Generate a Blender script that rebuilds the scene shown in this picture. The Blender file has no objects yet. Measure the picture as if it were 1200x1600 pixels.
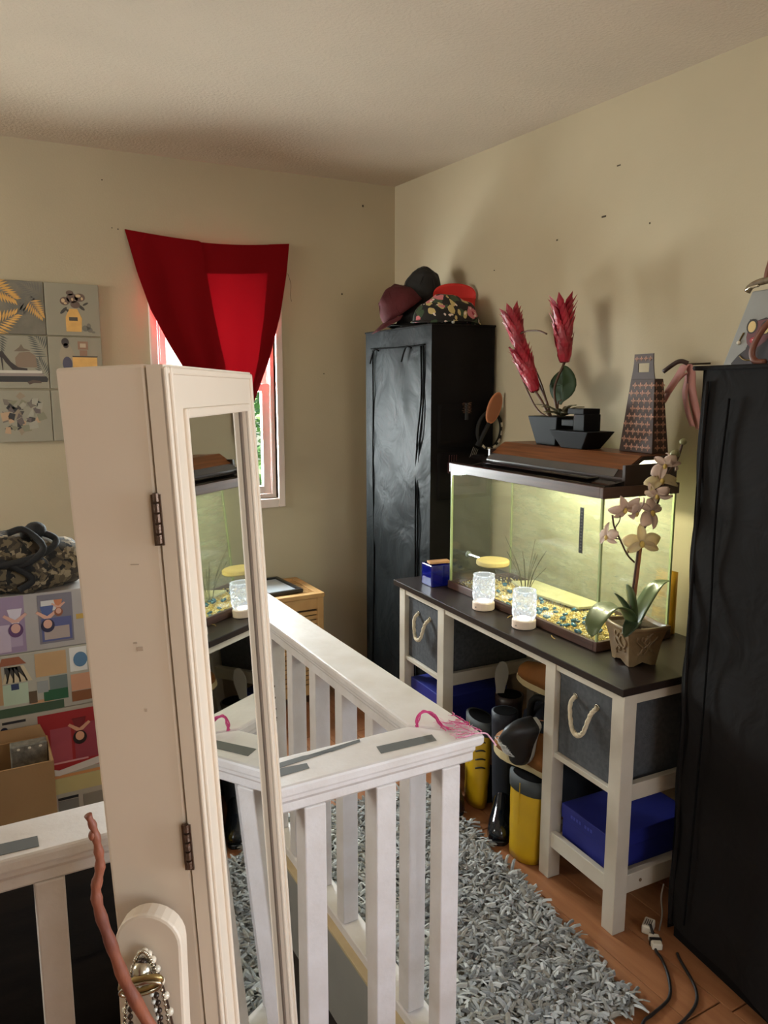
import bpy, math, random
from mathutils import Vector, Matrix, noise as mnoise
PI = math.pi
R = math.radians
random.seed(7)
scene = bpy.context.scene
col = scene.collection

# ------------------------------------------------------------------ camera, world, lights, exposure
cam_d = bpy.data.cameras.new('camera')
cam = bpy.data.objects.new('camera', cam_d)
col.objects.link(cam)
cam.location = (0, 0, 1.48)
cam.rotation_euler = (R(90) - math.atan(191 / 1193.0), 0, -R(28.8))
cam_d.sensor_fit = 'VERTICAL'
cam_d.sensor_height = 24.0
cam_d.lens = 24.0 * 1193.0 / 1600.0
cam_d.clip_start = 0.02
scene.camera = cam

scene.view_settings.view_transform = 'Standard'
scene.view_settings.look = 'None'
scene.view_settings.gamma = 1.0
scene.view_settings.use_curve_mapping = False
scene.view_settings.exposure = 0.32
scene.cycles.max_bounces = 10
scene.cycles.transparent_max_bounces = 24
scene.cycles.sample_clamp_indirect = 6.0

world = bpy.data.worlds.new('sky')
scene.world = world
world.use_nodes = True
wn = world.node_tree
sky = wn.nodes.new('ShaderNodeTexSky')
sky.sky_type = 'NISHITA'
sky.sun_disc = False
sky.sun_elevation = R(40)
sky.sun_rotation = R(200)
wn.links.new(sky.outputs[0], wn.nodes['Background'].inputs[0])
wn.nodes['Background'].inputs[1].default_value = 0.35


def area(name, loc, rot, sx, sy, power, colr):
    d = bpy.data.lights.new(name, 'AREA')
    d.shape = 'RECTANGLE'
    d.size, d.size_y, d.energy, d.color = sx, sy, power, colr
    o = bpy.data.objects.new(name, d)
    o.location, o.rotation_euler = loc, rot
    col.objects.link(o)
    return o


# daylight by back and right windows; unseen left and front ones added as fill
area('daylight_back_window', (1.08, 3.80, 1.45), (R(-100), 0, 0), 0.56, 1.10, 150, (0.93, 0.98, 1.0))
area('added_fill_left', (-2.55, 2.85, 1.80), (0, R(-108), 0), 0.95, 1.1, 70, (1.0, 0.96, 0.88))
area('added_fill_front', (0.95, -1.98, 1.40), (R(110), 0, 0), 1.5, 1.3, 12, (0.93, 0.96, 1.0))
area('daylight_right_window', (2.22, -0.70, 1.35), (0, R(100), 0), 1.2, 1.3, 72, (0.84, 0.90, 1.0))
sd = bpy.data.lights.new('sun', 'SUN')
sd.energy, sd.angle, sd.color = 26.0, R(0.6), (1.0, 0.93, 0.82)
sun = bpy.data.objects.new('sun', sd)
sun.rotation_euler = (R(35), 0, R(6))
col.objects.link(sun)

# ------------------------------------------------------------------ helpers
def lin(c):
    return tuple(((x / 255.0) / 12.92 if x <= 10.3 else (((x / 255.0) + 0.055) / 1.055) ** 2.4) for x in c)


def mat(name, rgb, rough=0.55, var=0.0, vs=6.0, rgb2=None, bump=0.0, bs=60.0, metal=0.0, spec=0.5, coat=0.0,
        sheen=0.0, stretch=(1, 1, 1), emit=0.0, emit_rgb=None, trans=0.0, sss=0.0):
    m = bpy.data.materials.new(name)
    m.use_nodes = True
    nt = m.node_tree
    b = nt.nodes['Principled BSDF']
    c = lin(rgb)
    b.inputs['Base Color'].default_value = (*c, 1)
    b.inputs['Roughness'].default_value = rough
    b.inputs['Metallic'].default_value = metal
    b.inputs['Specular IOR Level'].default_value = spec
    b.inputs['Coat Weight'].default_value = coat
    b.inputs['Sheen Weight'].default_value = sheen
    b.inputs['Transmission Weight'].default_value = trans
    if emit:
        b.inputs['Emission Color'].default_value = (*lin(emit_rgb or rgb), 1)
        b.inputs['Emission Strength'].default_value = emit
    tc = nt.nodes.new('ShaderNodeTexCoord')
    mp = nt.nodes.new('ShaderNodeMapping')
    mp.inputs['Scale'].default_value = stretch
    nt.links.new(tc.outputs['Object'], mp.inputs['Vector'])
    if var or rgb2:
        n = nt.nodes.new('ShaderNodeTexNoise')
        n.inputs['Scale'].default_value = vs
        n.inputs['Detail'].default_value = 5
        nt.links.new(mp.outputs[0], n.inputs['Vector'])
        r = nt.nodes.new('ShaderNodeValToRGB')
        r.color_ramp.elements[0].position = 0.32
        r.color_ramp.elements[1].position = 0.68
        c2 = lin(rgb2) if rgb2 else tuple(x * (1 - var) for x in c)
        r.color_ramp.elements[0].color = (*c2, 1)
        r.color_ramp.elements[1].color = (*(c if rgb2 else tuple(min(1, x * (1 + var * 0.6)) for x in c)), 1)
        nt.links.new(n.outputs['Fac'], r.inputs['Fac'])
        nt.links.new(r.outputs[0], b.inputs['Base Color'])
    if bump:
        n2 = nt.nodes.new('ShaderNodeTexNoise')
        n2.inputs['Scale'].default_value = bs
        n2.inputs['Detail'].default_value = 4
        nt.links.new(mp.outputs[0], n2.inputs['Vector'])
        bp = nt.nodes.new('ShaderNodeBump')
        bp.inputs['Strength'].default_value = bump
        bp.inputs['Distance'].default_value = 0.01
        nt.links.new(n2.outputs['Fac'], bp.inputs['Height'])
        nt.links.new(bp.outputs[0], b.inputs['Normal'])
    return m


def island_mat(name, cols, rough=0.7, bump=0.0):
    """colour picked per separate piece of one mesh"""
    m = mat(name, cols[0], rough, bump=bump)
    nt = m.node_tree
    g = nt.nodes.new('ShaderNodeNewGeometry')
    r = nt.nodes.new('ShaderNodeValToRGB')
    r.color_ramp.interpolation = 'CONSTANT'
    while len(r.color_ramp.elements) < len(cols):
        r.color_ramp.elements.new(0.5)
    for i, c in enumerate(cols):
        r.color_ramp.elements[i].position = i / len(cols)
        r.color_ramp.elements[i].color = (*lin(c), 1)
    nt.links.new(g.outputs['Random Per Island'], r.inputs['Fac'])
    nt.links.new(r.outputs[0], nt.nodes['Principled BSDF'].inputs['Base Color'])
    return m


def glass_mat(name, tint, refl=0.08, haze=0.0, haze_rgb=(200, 205, 185), streak=None):
    """thin pane: see-through, fresnel reflection and an optional film of dirt"""
    m = bpy.data.materials.new(name)
    m.use_nodes = True
    nt = m.node_tree
    nt.nodes.clear()
    out = nt.nodes.new('ShaderNodeOutputMaterial')
    tr = nt.nodes.new('ShaderNodeBsdfTransparent')
    tr.inputs[0].default_value = (*tint, 1)
    gl = nt.nodes.new('ShaderNodeBsdfGlossy')
    gl.inputs['Roughness'].default_value = 0.02
    lw = nt.nodes.new('ShaderNodeLayerWeight')       # Schlick reflectance, the same for both faces of the pane
    lw.inputs['Blend'].default_value = 0.5
    pw = nt.nodes.new('ShaderNodeMath')
    pw.operation = 'POWER'
    pw.inputs[1].default_value = 5.0
    nt.links.new(lw.outputs['Facing'], pw.inputs[0])
    mul = nt.nodes.new('ShaderNodeMath')
    mul.operation = 'MULTIPLY_ADD'
    mul.inputs[1].default_value = 0.9
    mul.inputs[2].default_value = refl
    mul.use_clamp = True
    nt.links.new(pw.outputs[0], mul.inputs[0])
    mx = nt.nodes.new('ShaderNodeMixShader')
    nt.links.new(mul.outputs[0], mx.inputs[0])
    nt.links.new(tr.outputs[0], mx.inputs[1])
    nt.links.new(gl.outputs[0], mx.inputs[2])
    last = mx
    if haze:
        df = nt.nodes.new('ShaderNodeBsdfDiffuse')
        df.inputs[0].default_value = (*lin(haze_rgb), 1)
        tl = nt.nodes.new('ShaderNodeBsdfTranslucent')
        tl.inputs[0].default_value = (*lin(haze_rgb), 1)
        ad = nt.nodes.new('ShaderNodeMixShader')
        ad.inputs[0].default_value = 0.4
        nt.links.new(df.outputs[0], ad.inputs[1])
        nt.links.new(tl.outputs[0], ad.inputs[2])
        tc = nt.nodes.new('ShaderNodeTexCoord')
        mp = nt.nodes.new('ShaderNodeMapping')
        mp.inputs['Scale'].default_value = streak or (1, 1, 1)
        nz = nt.nodes.new('ShaderNodeTexNoise')
        nz.inputs['Scale'].default_value = 7
        nz.inputs['Detail'].default_value = 8
        nz.inputs['Roughness'].default_value = 0.7
        mr = nt.nodes.new('ShaderNodeMapRange')
        mr.inputs['From Min'].default_value = 0.35
        mr.inputs['From Max'].default_value = 0.72
        mr.inputs['To Min'].default_value = haze * 0.45
        mr.inputs['To Max'].default_value = min(1, haze * 1.7)
        nt.links.new(tc.outputs['Object'], mp.inputs['Vector'])
        nt.links.new(mp.outputs[0], nz.inputs['Vector'])
        nt.links.new(nz.outputs['Fac'], mr.inputs['Value'])
        mx2 = nt.nodes.new('ShaderNodeMixShader')
        nt.links.new(mr.outputs[0], mx2.inputs[0])
        nt.links.new(last.outputs[0], mx2.inputs[1])
        nt.links.new(ad.outputs[0], mx2.inputs[2])
        last = mx2
    nt.links.new(last.outputs[0], out.inputs[0])
    return m


def wood_mat(name, c1, c2, stretch=(1, 1, 1), scale=14, rough=0.4, spec=0.5, bump=0.05):
    m = mat(name, c1, rough, rgb2=c2, vs=scale, stretch=stretch, bump=bump, bs=scale * 3, spec=spec)
    return m


def cloth_mat(name, rgb, transl=0.4, rough=0.9):
    m = bpy.data.materials.new(name)
    m.use_nodes = True
    nt = m.node_tree
    b = nt.nodes['Principled BSDF']
    b.inputs['Base Color'].default_value = (*lin(rgb), 1)
    b.inputs['Roughness'].default_value = rough
    b.inputs['Specular IOR Level'].default_value = 0.1
    t = nt.nodes.new('ShaderNodeBsdfTranslucent')
    t.inputs[0].default_value = (*lin(rgb), 1)
    mx = nt.nodes.new('ShaderNodeMixShader')
    mx.inputs[0].default_value = transl
    nt.links.new(b.outputs[0], mx.inputs[1])
    nt.links.new(t.outputs[0], mx.inputs[2])
    nt.links.new(mx.outputs[0], nt.nodes['Material Output'].inputs[0])
    return m


class MB:
    """collects shapes; build() links them as one mesh object"""

    def __init__(self):
        self.v, self.f = [], []

    def add(self, vs, fs):
        n = len(self.v)
        self.v += [tuple(p) for p in vs]
        self.f += [tuple(i + n for i in q) for q in fs]
        return self

    def box(self, x0, x1, y0, y1, z0, z1, M=None):
        vs = [Vector((x, y, z)) for z in (z0, z1) for y in (y0, y1) for x in (x0, x1)]
        if M is not None:
            vs = [M @ p for p in vs]
        return self.add(vs, [(0, 2, 3, 1), (4, 5, 7, 6), (0, 1, 5, 4), (2, 6, 7, 3), (0, 4, 6, 2), (1, 3, 7, 5)])

    def frustum(self, c, b, t, z0, z1):
        """b, t: half sizes (x, y) at bottom and top"""
        vs = []
        for (h, z) in ((b, z0), (t, z1)):
            vs += [(c[0] - h[0], c[1] - h[1], z), (c[0] + h[0], c[1] - h[1], z), (c[0] + h[0], c[1] + h[1], z), (c[0] - h[0], c[1] + h[1], z)]
        return self.add(vs, [(0, 3, 2, 1), (4, 5, 6, 7), (0, 1, 5, 4), (1, 2, 6, 5), (2, 3, 7, 6), (3, 0, 4, 7)])

    def rings(self, rings, close=True, cap=True):
        n = len(rings[0])
        vs = [p for r in rings for p in r]
        fs = []
        for i in range(len(rings) - 1):
            for j in range(n if close else n - 1):
                a, b = i * n + j, i * n + (j + 1) % n
                fs.append((a, b, b + n, a + n))
        if cap and close:
            fs.append(tuple(range(n - 1, -1, -1)))
            fs.append(tuple((len(rings) - 1) * n + j for j in range(n)))
        return self.add(vs, fs)

    def tube(self, path, r, n=8, cap=True):
        path = [Vector(p) for p in path]
        rr = r if isinstance(r, (list, tuple)) else [r] * len(path)
        rings = []
        up = None
        for i, p in enumerate(path):
            a = path[max(0, i - 1)]
            b = path[min(len(path) - 1, i + 1)]
            t = (b - a).normalized()
            if up is None:
                up = Vector((0, 0, 1)) if abs(t.z) < 0.9 else Vector((1, 0, 0))
            s = t.cross(up).normalized()
            up = s.cross(t).normalized()
            rings.append([p + (s * math.cos(2 * PI * k / n) + up * math.sin(2 * PI * k / n)) * rr[i] for k in range(n)])
        return self.rings(rings, cap=cap)

    def lathe(self, prof, n=24, c=(0, 0, 0), M=None):
        rings = [[Vector((c[0] + r * math.cos(2 * PI * k / n), c[1] + r * math.sin(2 * PI * k / n), c[2] + z)) for k in range(n)] for r, z in prof]
        if M is not None:
            rings = [[M @ p for p in q] for q in rings]
        return self.rings(rings)

    def prism(self, poly, fn, d0, d1):
        """poly: 2d outline; fn(u, v, d) -> point"""
        n = len(poly)
        vs = [fn(u, v, d0) for u, v in poly] + [fn(u, v, d1) for u, v in poly]
        fs = [tuple(range(n - 1, -1, -1)), tuple(range(n, 2 * n))]
        fs += [(i, (i + 1) % n, (i + 1) % n + n, i + n) for i in range(n)]
        return self.add(vs, fs)

    def grid(self, fn, nu, nv):
        vs = [fn(i / nu, j / nv) for j in range(nv + 1) for i in range(nu + 1)]
        fs = []
        for j in range(nv):
            for i in range(nu):
                a = j * (nu + 1) + i
                fs.append((a, a + 1, a + nu + 2, a + nu + 1))
        return self.add(vs, fs)

    def ball(self, c, r, nu=14, nv=9, M=None, fn=None):
        if not isinstance(r, (tuple, list)):
            r = (r, r, r)
        rings = []
        for j in range(nv + 1):
            ph = -PI / 2 + PI * (0.001 + 0.998 * j / nv)
            ring = []
            for i in range(nu):
                th = 2 * PI * i / nu
                p = Vector((r[0] * math.cos(ph) * math.cos(th), r[1] * math.cos(ph) * math.sin(th), r[2] * math.sin(ph)))
                if fn:
                    p = fn(p)
                if M is not None:
                    p = M @ p
                ring.append(p + Vector(c))
            rings.append(ring)
        return self.rings(rings)

    def build(self, name, m, parent=None, smooth=False, bevel=0.0, solid=0.0, sub=0, loc=None, rot=None):
        me = bpy.data.meshes.new(name)
        me.from_pydata(self.v, [], self.f)
        me.validate()
        me.materials.append(m)
        if smooth:
            me.polygons.foreach_set('use_smooth', [True] * len(me.polygons))
        o = bpy.data.objects.new(name, me)
        col.objects.link(o)
        if solid:
            s = o.modifiers.new('solid', 'SOLIDIFY')
            s.thickness = solid
            s.offset = 0
        if bevel:
            b = o.modifiers.new('bevel', 'BEVEL')
            b.width = bevel
            b.segments = 2
            b.limit_method = 'ANGLE'
        if sub:
            s = o.modifiers.new('sub', 'SUBSURF')
            s.levels = s.render_levels = sub
        if parent is not None:
            o.parent = parent
        if loc is not None:
            o.location = loc
        if rot is not None:
            o.rotation_euler = rot
        return o


def tag(o, label, cat, group=None):
    o['label'] = label
    o['category'] = cat
    if group:
        o['group'] = group
    return o


def thing(name, label, cat, loc=(0, 0, 0), rotz=0.0, group=None, rot=None):
    o = bpy.data.objects.new(name, None)
    o.empty_display_size = 0.05
    col.objects.link(o)
    o.location = loc
    o.rotation_euler = rot if rot else (0, 0, rotz)
    return tag(o, label, cat, group)


def struct(o):
    o['kind'] = 'structure'
    return o


def smooth_path(pts, k=6):
    """Catmull-Rom through the points"""
    P = [Vector(p) for p in pts]
    P = [P[0] * 2 - P[1]] + P + [P[-1] * 2 - P[-2]]
    out = []
    for i in range(1, len(P) - 2):
        for s in range(k):
            t = s / k
            a, b, c, d = P[i - 1], P[i], P[i + 1], P[i + 2]
            out.append(0.5 * ((2 * b) + (c - a) * t + (2 * a - 5 * b + 4 * c - d) * t * t + (3 * b - a - 3 * c + d) * t ** 3))
    out.append(P[-2])
    return out


def copy_part(src, parent, name=None):
    c = src.copy()
    col.objects.link(c)
    c.parent = parent
    return c

# ------------------------------------------------------------------ materials of the setting
M_wall = mat('wall_paint', (188, 175, 149), 0.75, var=0.05, vs=2.2, bump=0.06, bs=140, spec=0.25)
M_ceil = mat('ceiling_paint', (203, 188, 168), 0.85, var=0.04, vs=3, bump=0.35, bs=90, spec=0.2)
M_floor = wood_mat('floor_wood', (150, 101, 68), (132, 86, 56), (9, 0.8, 1), 5, rough=0.34, spec=0.4)
M_floor2 = wood_mat('floor_wood_reddish', (142, 92, 61), (158, 108, 72), (9, 0.8, 1), 6, rough=0.34, spec=0.4)
M_rail = mat('rail_paint', (224, 219, 219), 0.5, rgb2=(208, 200, 195), vs=9, bump=0.12, bs=50, spec=0.4)
M_white = mat('white_paint', (222, 212, 198), 0.5, var=0.05, vs=5, bump=0.04, bs=40)
M_winframe = mat('window_vinyl', (228, 212, 204), 0.4, var=0.04)
M_glass = glass_mat('clear_glass', (0.97, 0.99, 0.98), 0.05)
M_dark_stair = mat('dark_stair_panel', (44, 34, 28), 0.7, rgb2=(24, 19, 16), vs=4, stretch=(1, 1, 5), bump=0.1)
M_skirt = mat('skirt_grey', (150, 148, 142), 0.6, var=0.06, vs=6)
M_rawedge = mat('raw_edge', (196, 176, 138), 0.7, var=0.12, vs=12)
M_metal_dark = mat('dark_metal', (70, 60, 55), 0.4, metal=0.9)
M_mark = mat('wall_scuff', (70, 60, 48), 0.9)

WX, WY = 2.03, 3.577        # right wall and back wall
LX, FY = -2.30, -1.80       # left wall and the wall behind the camera


def ceil_z(x, y):
    return 2.503 + (y - WY) * 0.0274 + (x - WX) * 0.0127


HZ = 2.62
# ------------------------------------------------------------------ floor with the stairwell opening
SX0, SX1, SY0, SY1 = -1.40, 0.79, 1.285, 2.38
m = MB()
m.box(LX, WX, FY, SY0, -0.06, -0.008)
m.box(LX, WX, SY1, WY, -0.06, -0.008)
m.box(SX1 + 0.01, WX, SY0, SY1, -0.06, -0.008)
m.box(LX, SX0, SY0, SY1, -0.06, -0.008)
floor = struct(m.build('floor', M_floor))
pk = MB().box(0, 0.116, 0, 0.88, -0.012, 0).build('plank', M_floor, floor, bevel=0.0015)
pk2 = pk.data.copy()
pk2.materials[0] = M_floor2
first = True
for i in range(11):
    y = -0.2 - random.random() * 0.8
    x = 0.815 + i * 0.1175
    if x + 0.116 > WX:
        break
    while y < 3.4:
        o = pk if first else copy_part(pk, floor)
        first = False
        o.location = (x, y, 0)
        if random.random() < 0.45:
            o.data = pk2
        if y + 0.88 > WY:
            o.scale = (1, (WY - y) / 0.885, 1)
        y += 0.884

# walls
def wall_hole(name, axis, c0, c1, a0, a1, hole, z1):
    """axis 'y': wall in the XZ plane between y=c0..c1 from x=a0..a1"""
    mb = MB()
    h = hole
    parts = [(a0, a1, -0.06, h[2]), (a0, a1, h[3], z1), (a0, h[0], h[2], h[3]), (h[1], a1, h[2], h[3])] if h else [(a0, a1, -0.06, z1)]
    for (p, q, z0, zz) in parts:
        if axis == 'y':
            mb.box(p, q, c0, c1, z0, zz)
        else:
            mb.box(c0, c1, p, q, z0, zz)
    return struct(mb.build(name, M_wall))


WIN = (0.800, 1.362, 0.945, 2.055)
wall_back = wall_hole('wall_back', 'y', WY, WY + 0.14, LX - 0.12, WX + 0.12, WIN, HZ)
wall_right = wall_hole('wall_right', 'x', WX, WX + 0.12, FY, WY, (-1.3, -0.1, 0.7, 2.0), HZ)
wall_hole('wall_left', 'x', LX - 0.12, LX, FY, WY, (2.30, 3.40, 1.35, 2.25), HZ)
wall_hole('wall_front', 'y', FY - 0.12, FY, LX - 0.12, WX + 0.12, (0.2, 1.7, 0.8, 2.1), HZ)
c4 = [(LX - 0.12, FY - 0.12), (WX + 0.12, FY - 0.12), (WX + 0.12, WY + 0.14), (LX - 0.12, WY + 0.14)]
struct(MB().add([(x, y, ceil_z(x, y)) for x, y in c4] + [(x, y, ceil_z(x, y) + 0.15) for x, y in c4],
                [(0, 1, 2, 3), (7, 6, 5, 4), (0, 4, 5, 1), (1, 5, 6, 2), (2, 6, 7, 3), (3, 7, 4, 0)]).build('ceiling', M_ceil))
# small nail holes and scuffs left in the paint
for (y, z, dy, dz) in ((2.03, 2.235, 0.016, 0.004), (2.09, 2.08, 0.02, 0.006), (2.33, 2.04, 0.008, 0.005), (1.88, 2.02, 0.004, 0.006), (2.72, 1.98, 0.006, 0.004)):
    MB().box(WX - 0.0015, WX + 0.002, y - dy / 2, y + dy / 2, z - dz / 2, z + dz / 2).build('scuff', M_mark, wall_right)
for (x, z, dy, dz) in ((1.725, 1.955, 0.008, 0.008), (0.655, 2.165, 0.005, 0.005), (0.630, 2.168, 0.004, 0.004), (1.845, 2.39, 0.008, 0.010), (1.62, 1.56, 0.005, 0.005), (0.60, 2.36, 0.006, 0.004)):
    MB().box(x - dy / 2, x + dy / 2, WY - 0.0015, WY + 0.002, z - dz / 2, z + dz / 2).build('scuff', M_mark, wall_back)

# ------------------------------------------------------------------ windows
def window(name, axis, hole, c_in, c_out, sgn, mid):
    """sgn: direction from the room outwards along the wall's normal"""
    x0, x1, z0, z1 = hole

    def bx(mb, a0, a1, d0, d1, zz0, zz1):
        d0, d1 = c_in + sgn * d0, c_in + sgn * d1
        lo, hi = min(d0, d1), max(d0, d1)
        if axis == 'y':
            mb.box(a0, a1, lo, hi, zz0, zz1)
        else:
            mb.box(lo, hi, a0, a1, zz0, zz1)
        return mb
    casing = MB()
    bx(casing, x0 - 0.034, x0, -0.014, 0.03, z0 - 0.045, z1 + 0.034)
    bx(casing, x1, x1 + 0.034, -0.014, 0.03, z0 - 0.045, z1 + 0.034)
    bx(casing, x0, x1, -0.014, 0.03, z1, z1 + 0.034)
    bx(casing, x0, x1, -0.014, 0.03, z0 - 0.045, z0)
    w = struct(casing.build(name, M_winframe, bevel=0.004))
    j = MB()
    for (a0, a1, q0, q1) in ((x0, x0 + 0.018, z0, z1), (x1 - 0.018, x1, z0, z1), (x0 + 0.018, x1 - 0.018, z0, z0 + 0.018), (x0 + 0.018, x1 - 0.018, z1 - 0.018, z1)):
        bx(j, a0, a1, 0.03, 0.12, q0, q1)
    j.build('window_jamb', M_winframe, w, bevel=0.002)
    for (nm, q0, q1, d0, d1) in (('lower_sash', z0 + 0.02, mid + 0.02, 0.045, 0.075), ('upper_sash', mid - 0.02, z1 - 0.02, 0.082, 0.112)):
        s = MB()
        a, b = x0 + 0.02, x1 - 0.02
        t = 0.038
        for (p0, p1, r0, r1) in ((a, a + t, q0, q1), (b - t, b, q0, q1), (a + t, b - t, q0, q0 + t), (a + t, b - t, q1 - t, q1)):
            bx(s, p0, p1, d0, d1, r0, r1)
        so = s.build(nm, M_winframe, w, bevel=0.003)
        bx(MB(), a + t, b - t, d0 + 0.012, d0 + 0.016, q0 + t, q1 - t).build('pane', M_glass, so)
    return w


window('window_1', 'y', WIN, WY, WY + 0.14, 1, 1.49)
window('window_added_front', 'y', (0.2, 1.7, 0.8, 2.1), FY, FY - 0.12, -1, 1.45)  # unseen front window, added to let light in
window('window_4', 'x', (-1.3, -0.1, 0.7, 2.0), WX, WX + 0.12, 1, 1.35)
window('window_added_left', 'x', (2.30, 3.40, 1.35, 2.25), LX, LX - 0.12, -1, 1.8)  # unseen left window, added and placed to light the right wall

# outdoors seen through the panes
M_lawn = mat('lawn', (96, 122, 70), 0.9, var=0.3, vs=3)
struct(MB().box(-14, 16, WY + 0.5, 26, -3.2, -3.0).build('ground_outside', M_lawn))
M_leafo = island_mat('outside_leaves', [(120, 160, 92), (96, 140, 84), (150, 182, 118), (84, 122, 76)], 0.6)
M_bark = mat('bark', (96, 82, 68), 0.9, var=0.3, vs=12)


def outside_tree(label, x, y, h, rad):
    t = thing('leafy_tree', label, 'tree', (x, y, -3.0), group=None)
    MB().tube([(0, 0, 0), (0.05, 0.03, h * 0.4), (0, 0, h * 0.75)], [0.16, 0.12, 0.05], 10).build('trunk', M_bark, t, smooth=True)
    mb = MB()
    rr = random.Random(int(x * 100))
    for k in range(2600):
        v = Vector((rr.gauss(0, 1), rr.gauss(0, 1), rr.gauss(0, 1))).normalized() * rad * rr.random() ** 0.4
        v.z *= 1.25
        v += Vector((0, 0, h * 0.72))
        q = Matrix.Rotation(rr.random() * 6.28, 3, 'Z') @ Matrix.Rotation(rr.random() * 3.1, 3, 'X')
        s = 0.09 + 0.07 * rr.random()
        mb.add([v + q @ Vector(p) for p in ((-s, 0, 0), (0, -s * 0.5, 0.02), (s, 0, 0), (0, s * 0.5, 0.02))], [(0, 1, 2, 3)])
    mb.build('foliage', M_leafo, t)['kind'] = 'stuff'


outside_tree('leafy green tree outside the window, on the right behind the lower pane', 4.4, 9.5, 6.2, 1.7)
outside_tree('leafy green tree outside the window, left of the other tree', -0.6, 13.0, 6.6, 1.9)

# ------------------------------------------------------------------ stairwell
m = MB()
m.box(SX1 + 0.01, SX1 + 0.05, SY0 - 0.03, SY1 + 0.04, -1.5, -0.06)
struct(m.build('wall_stairwell_right', M_skirt))
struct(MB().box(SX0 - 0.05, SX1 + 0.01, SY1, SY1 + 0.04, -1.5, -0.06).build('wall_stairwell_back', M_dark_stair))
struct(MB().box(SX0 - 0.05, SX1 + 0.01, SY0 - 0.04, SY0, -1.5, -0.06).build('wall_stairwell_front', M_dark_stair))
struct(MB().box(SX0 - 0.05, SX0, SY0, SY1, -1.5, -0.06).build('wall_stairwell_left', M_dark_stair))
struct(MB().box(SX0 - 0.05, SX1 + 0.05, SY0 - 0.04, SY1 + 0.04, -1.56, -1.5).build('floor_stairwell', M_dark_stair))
st = thing('staircase', 'dark brown wooden stairs going down behind the white railing', 'stairs', (SX1, SY0, -1.5))
for k in range(6):
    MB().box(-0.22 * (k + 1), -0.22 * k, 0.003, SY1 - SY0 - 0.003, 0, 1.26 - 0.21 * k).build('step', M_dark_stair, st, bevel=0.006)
struct(MB().box(SX1 - 0.012, SX1 + 0.01, SY0, SY1, -0.30, 0.012).build('trim_1', M_skirt))
struct(MB().box(SX1 - 0.012, SX1 + 0.01, SY0, SY1, 0.012, 0.020).build('trim_2', M_rawedge))

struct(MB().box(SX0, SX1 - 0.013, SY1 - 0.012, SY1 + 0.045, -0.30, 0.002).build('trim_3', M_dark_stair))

# ------------------------------------------------------------------ white stair railing (one fixed thing)
rail = thing('stair_railing', 'white painted wooden stair railing with square balusters around the stairwell', 'railing', (0.845, 1.27, 0))
ox, oy = 0.845, 1.27


def rb(mb, x0, x1, y0, y1, z0, z1):
    return mb.box(x0 - ox, x1 - ox, y0 - oy, y1 - oy, z0, z1)


FAR_END = 2.86
nx0 = -1.30
# handrail caps, mitred at the corner
cap = MB()
poly = [(nx0, 1.212), (0.907, 1.212), (0.788, 1.326), (nx0, 1.326)]
cap.prism([(a - ox, b - oy) for a, b in poly], lambda u, v, d: (u, v, d), 0.746, 0.770)
cap.build('handrail', M_rail, rail, bevel=0.006)
cap = MB()
poly = [(0.907, 1.212), (0.907, FAR_END), (0.788, FAR_END), (0.788, 1.326)]
cap.prism([(a - ox, b - oy) for a, b in poly], lambda u, v, d: (u, v, d), 0.746, 0.770)
cap.build('handrail', M_rail, rail, bevel=0.006)
# cove moulding and fascia below the caps
prof = [(1.219, 0.746), (1.219, 0.738), (1.228, 0.728), (1.228, 0.712), (1.234, 0.706), (1.300, 0.706), (1.306, 0.712), (1.306, 0.728), (1.316, 0.738), (1.316, 0.746)]
MB().prism([(a - oy, b) for a, b in prof], lambda u, v, d: (d - ox, u, v), nx0 + 0.01, 0.888).build('fascia', M_rail, rail)
prof = [(0.795, 0.746), (0.795, 0.738), (0.803, 0.728), (0.803, 0.706), (0.888, 0.706), (0.888, 0.728), (0.898, 0.738), (0.898, 0.746)]
MB().prism([(a - ox, b) for a, b in prof], lambda u, v, d: (u, d - oy, v), 1.316, FAR_END - 0.005).build('fascia', M_rail, rail)
# bottom shoes
rb(MB(), nx0, 0.862, 1.222, 1.284, 0, 0.045).build('bottom_rail', M_rail, rail, bevel=0.003)
rb(MB(), 0.800, 0.862, 1.284, FAR_END, 0, 0.045).build('bottom_rail', M_rail, rail, bevel=0.003)
# balusters
bal = MB().box(-0.0225, 0.0225, -0.0225, 0.0225, 0.045, 0.708).build('baluster', M_rail, rail, bevel=0.003)
bal.location = (0.835 - ox, 1.2505 - oy, 0)
for k in range(1, 14):
    b = copy_part(bal, rail)
    b.location = (0.835 - 0.1535 * k - ox, 1.2505 - oy, 0)
    b.rotation_euler = (0, 0, random.uniform(-0.02, 0.02))
k = 0
while 1.372 + k * 0.171 < FAR_END - 0.03:
    b = copy_part(bal, rail)
    b.location = (0.828 - ox, 1.372 + k * 0.171 - oy, 0)
    b.rotation_euler = (0, 0, random.uniform(-0.02, 0.02))
    k += 1
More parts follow.
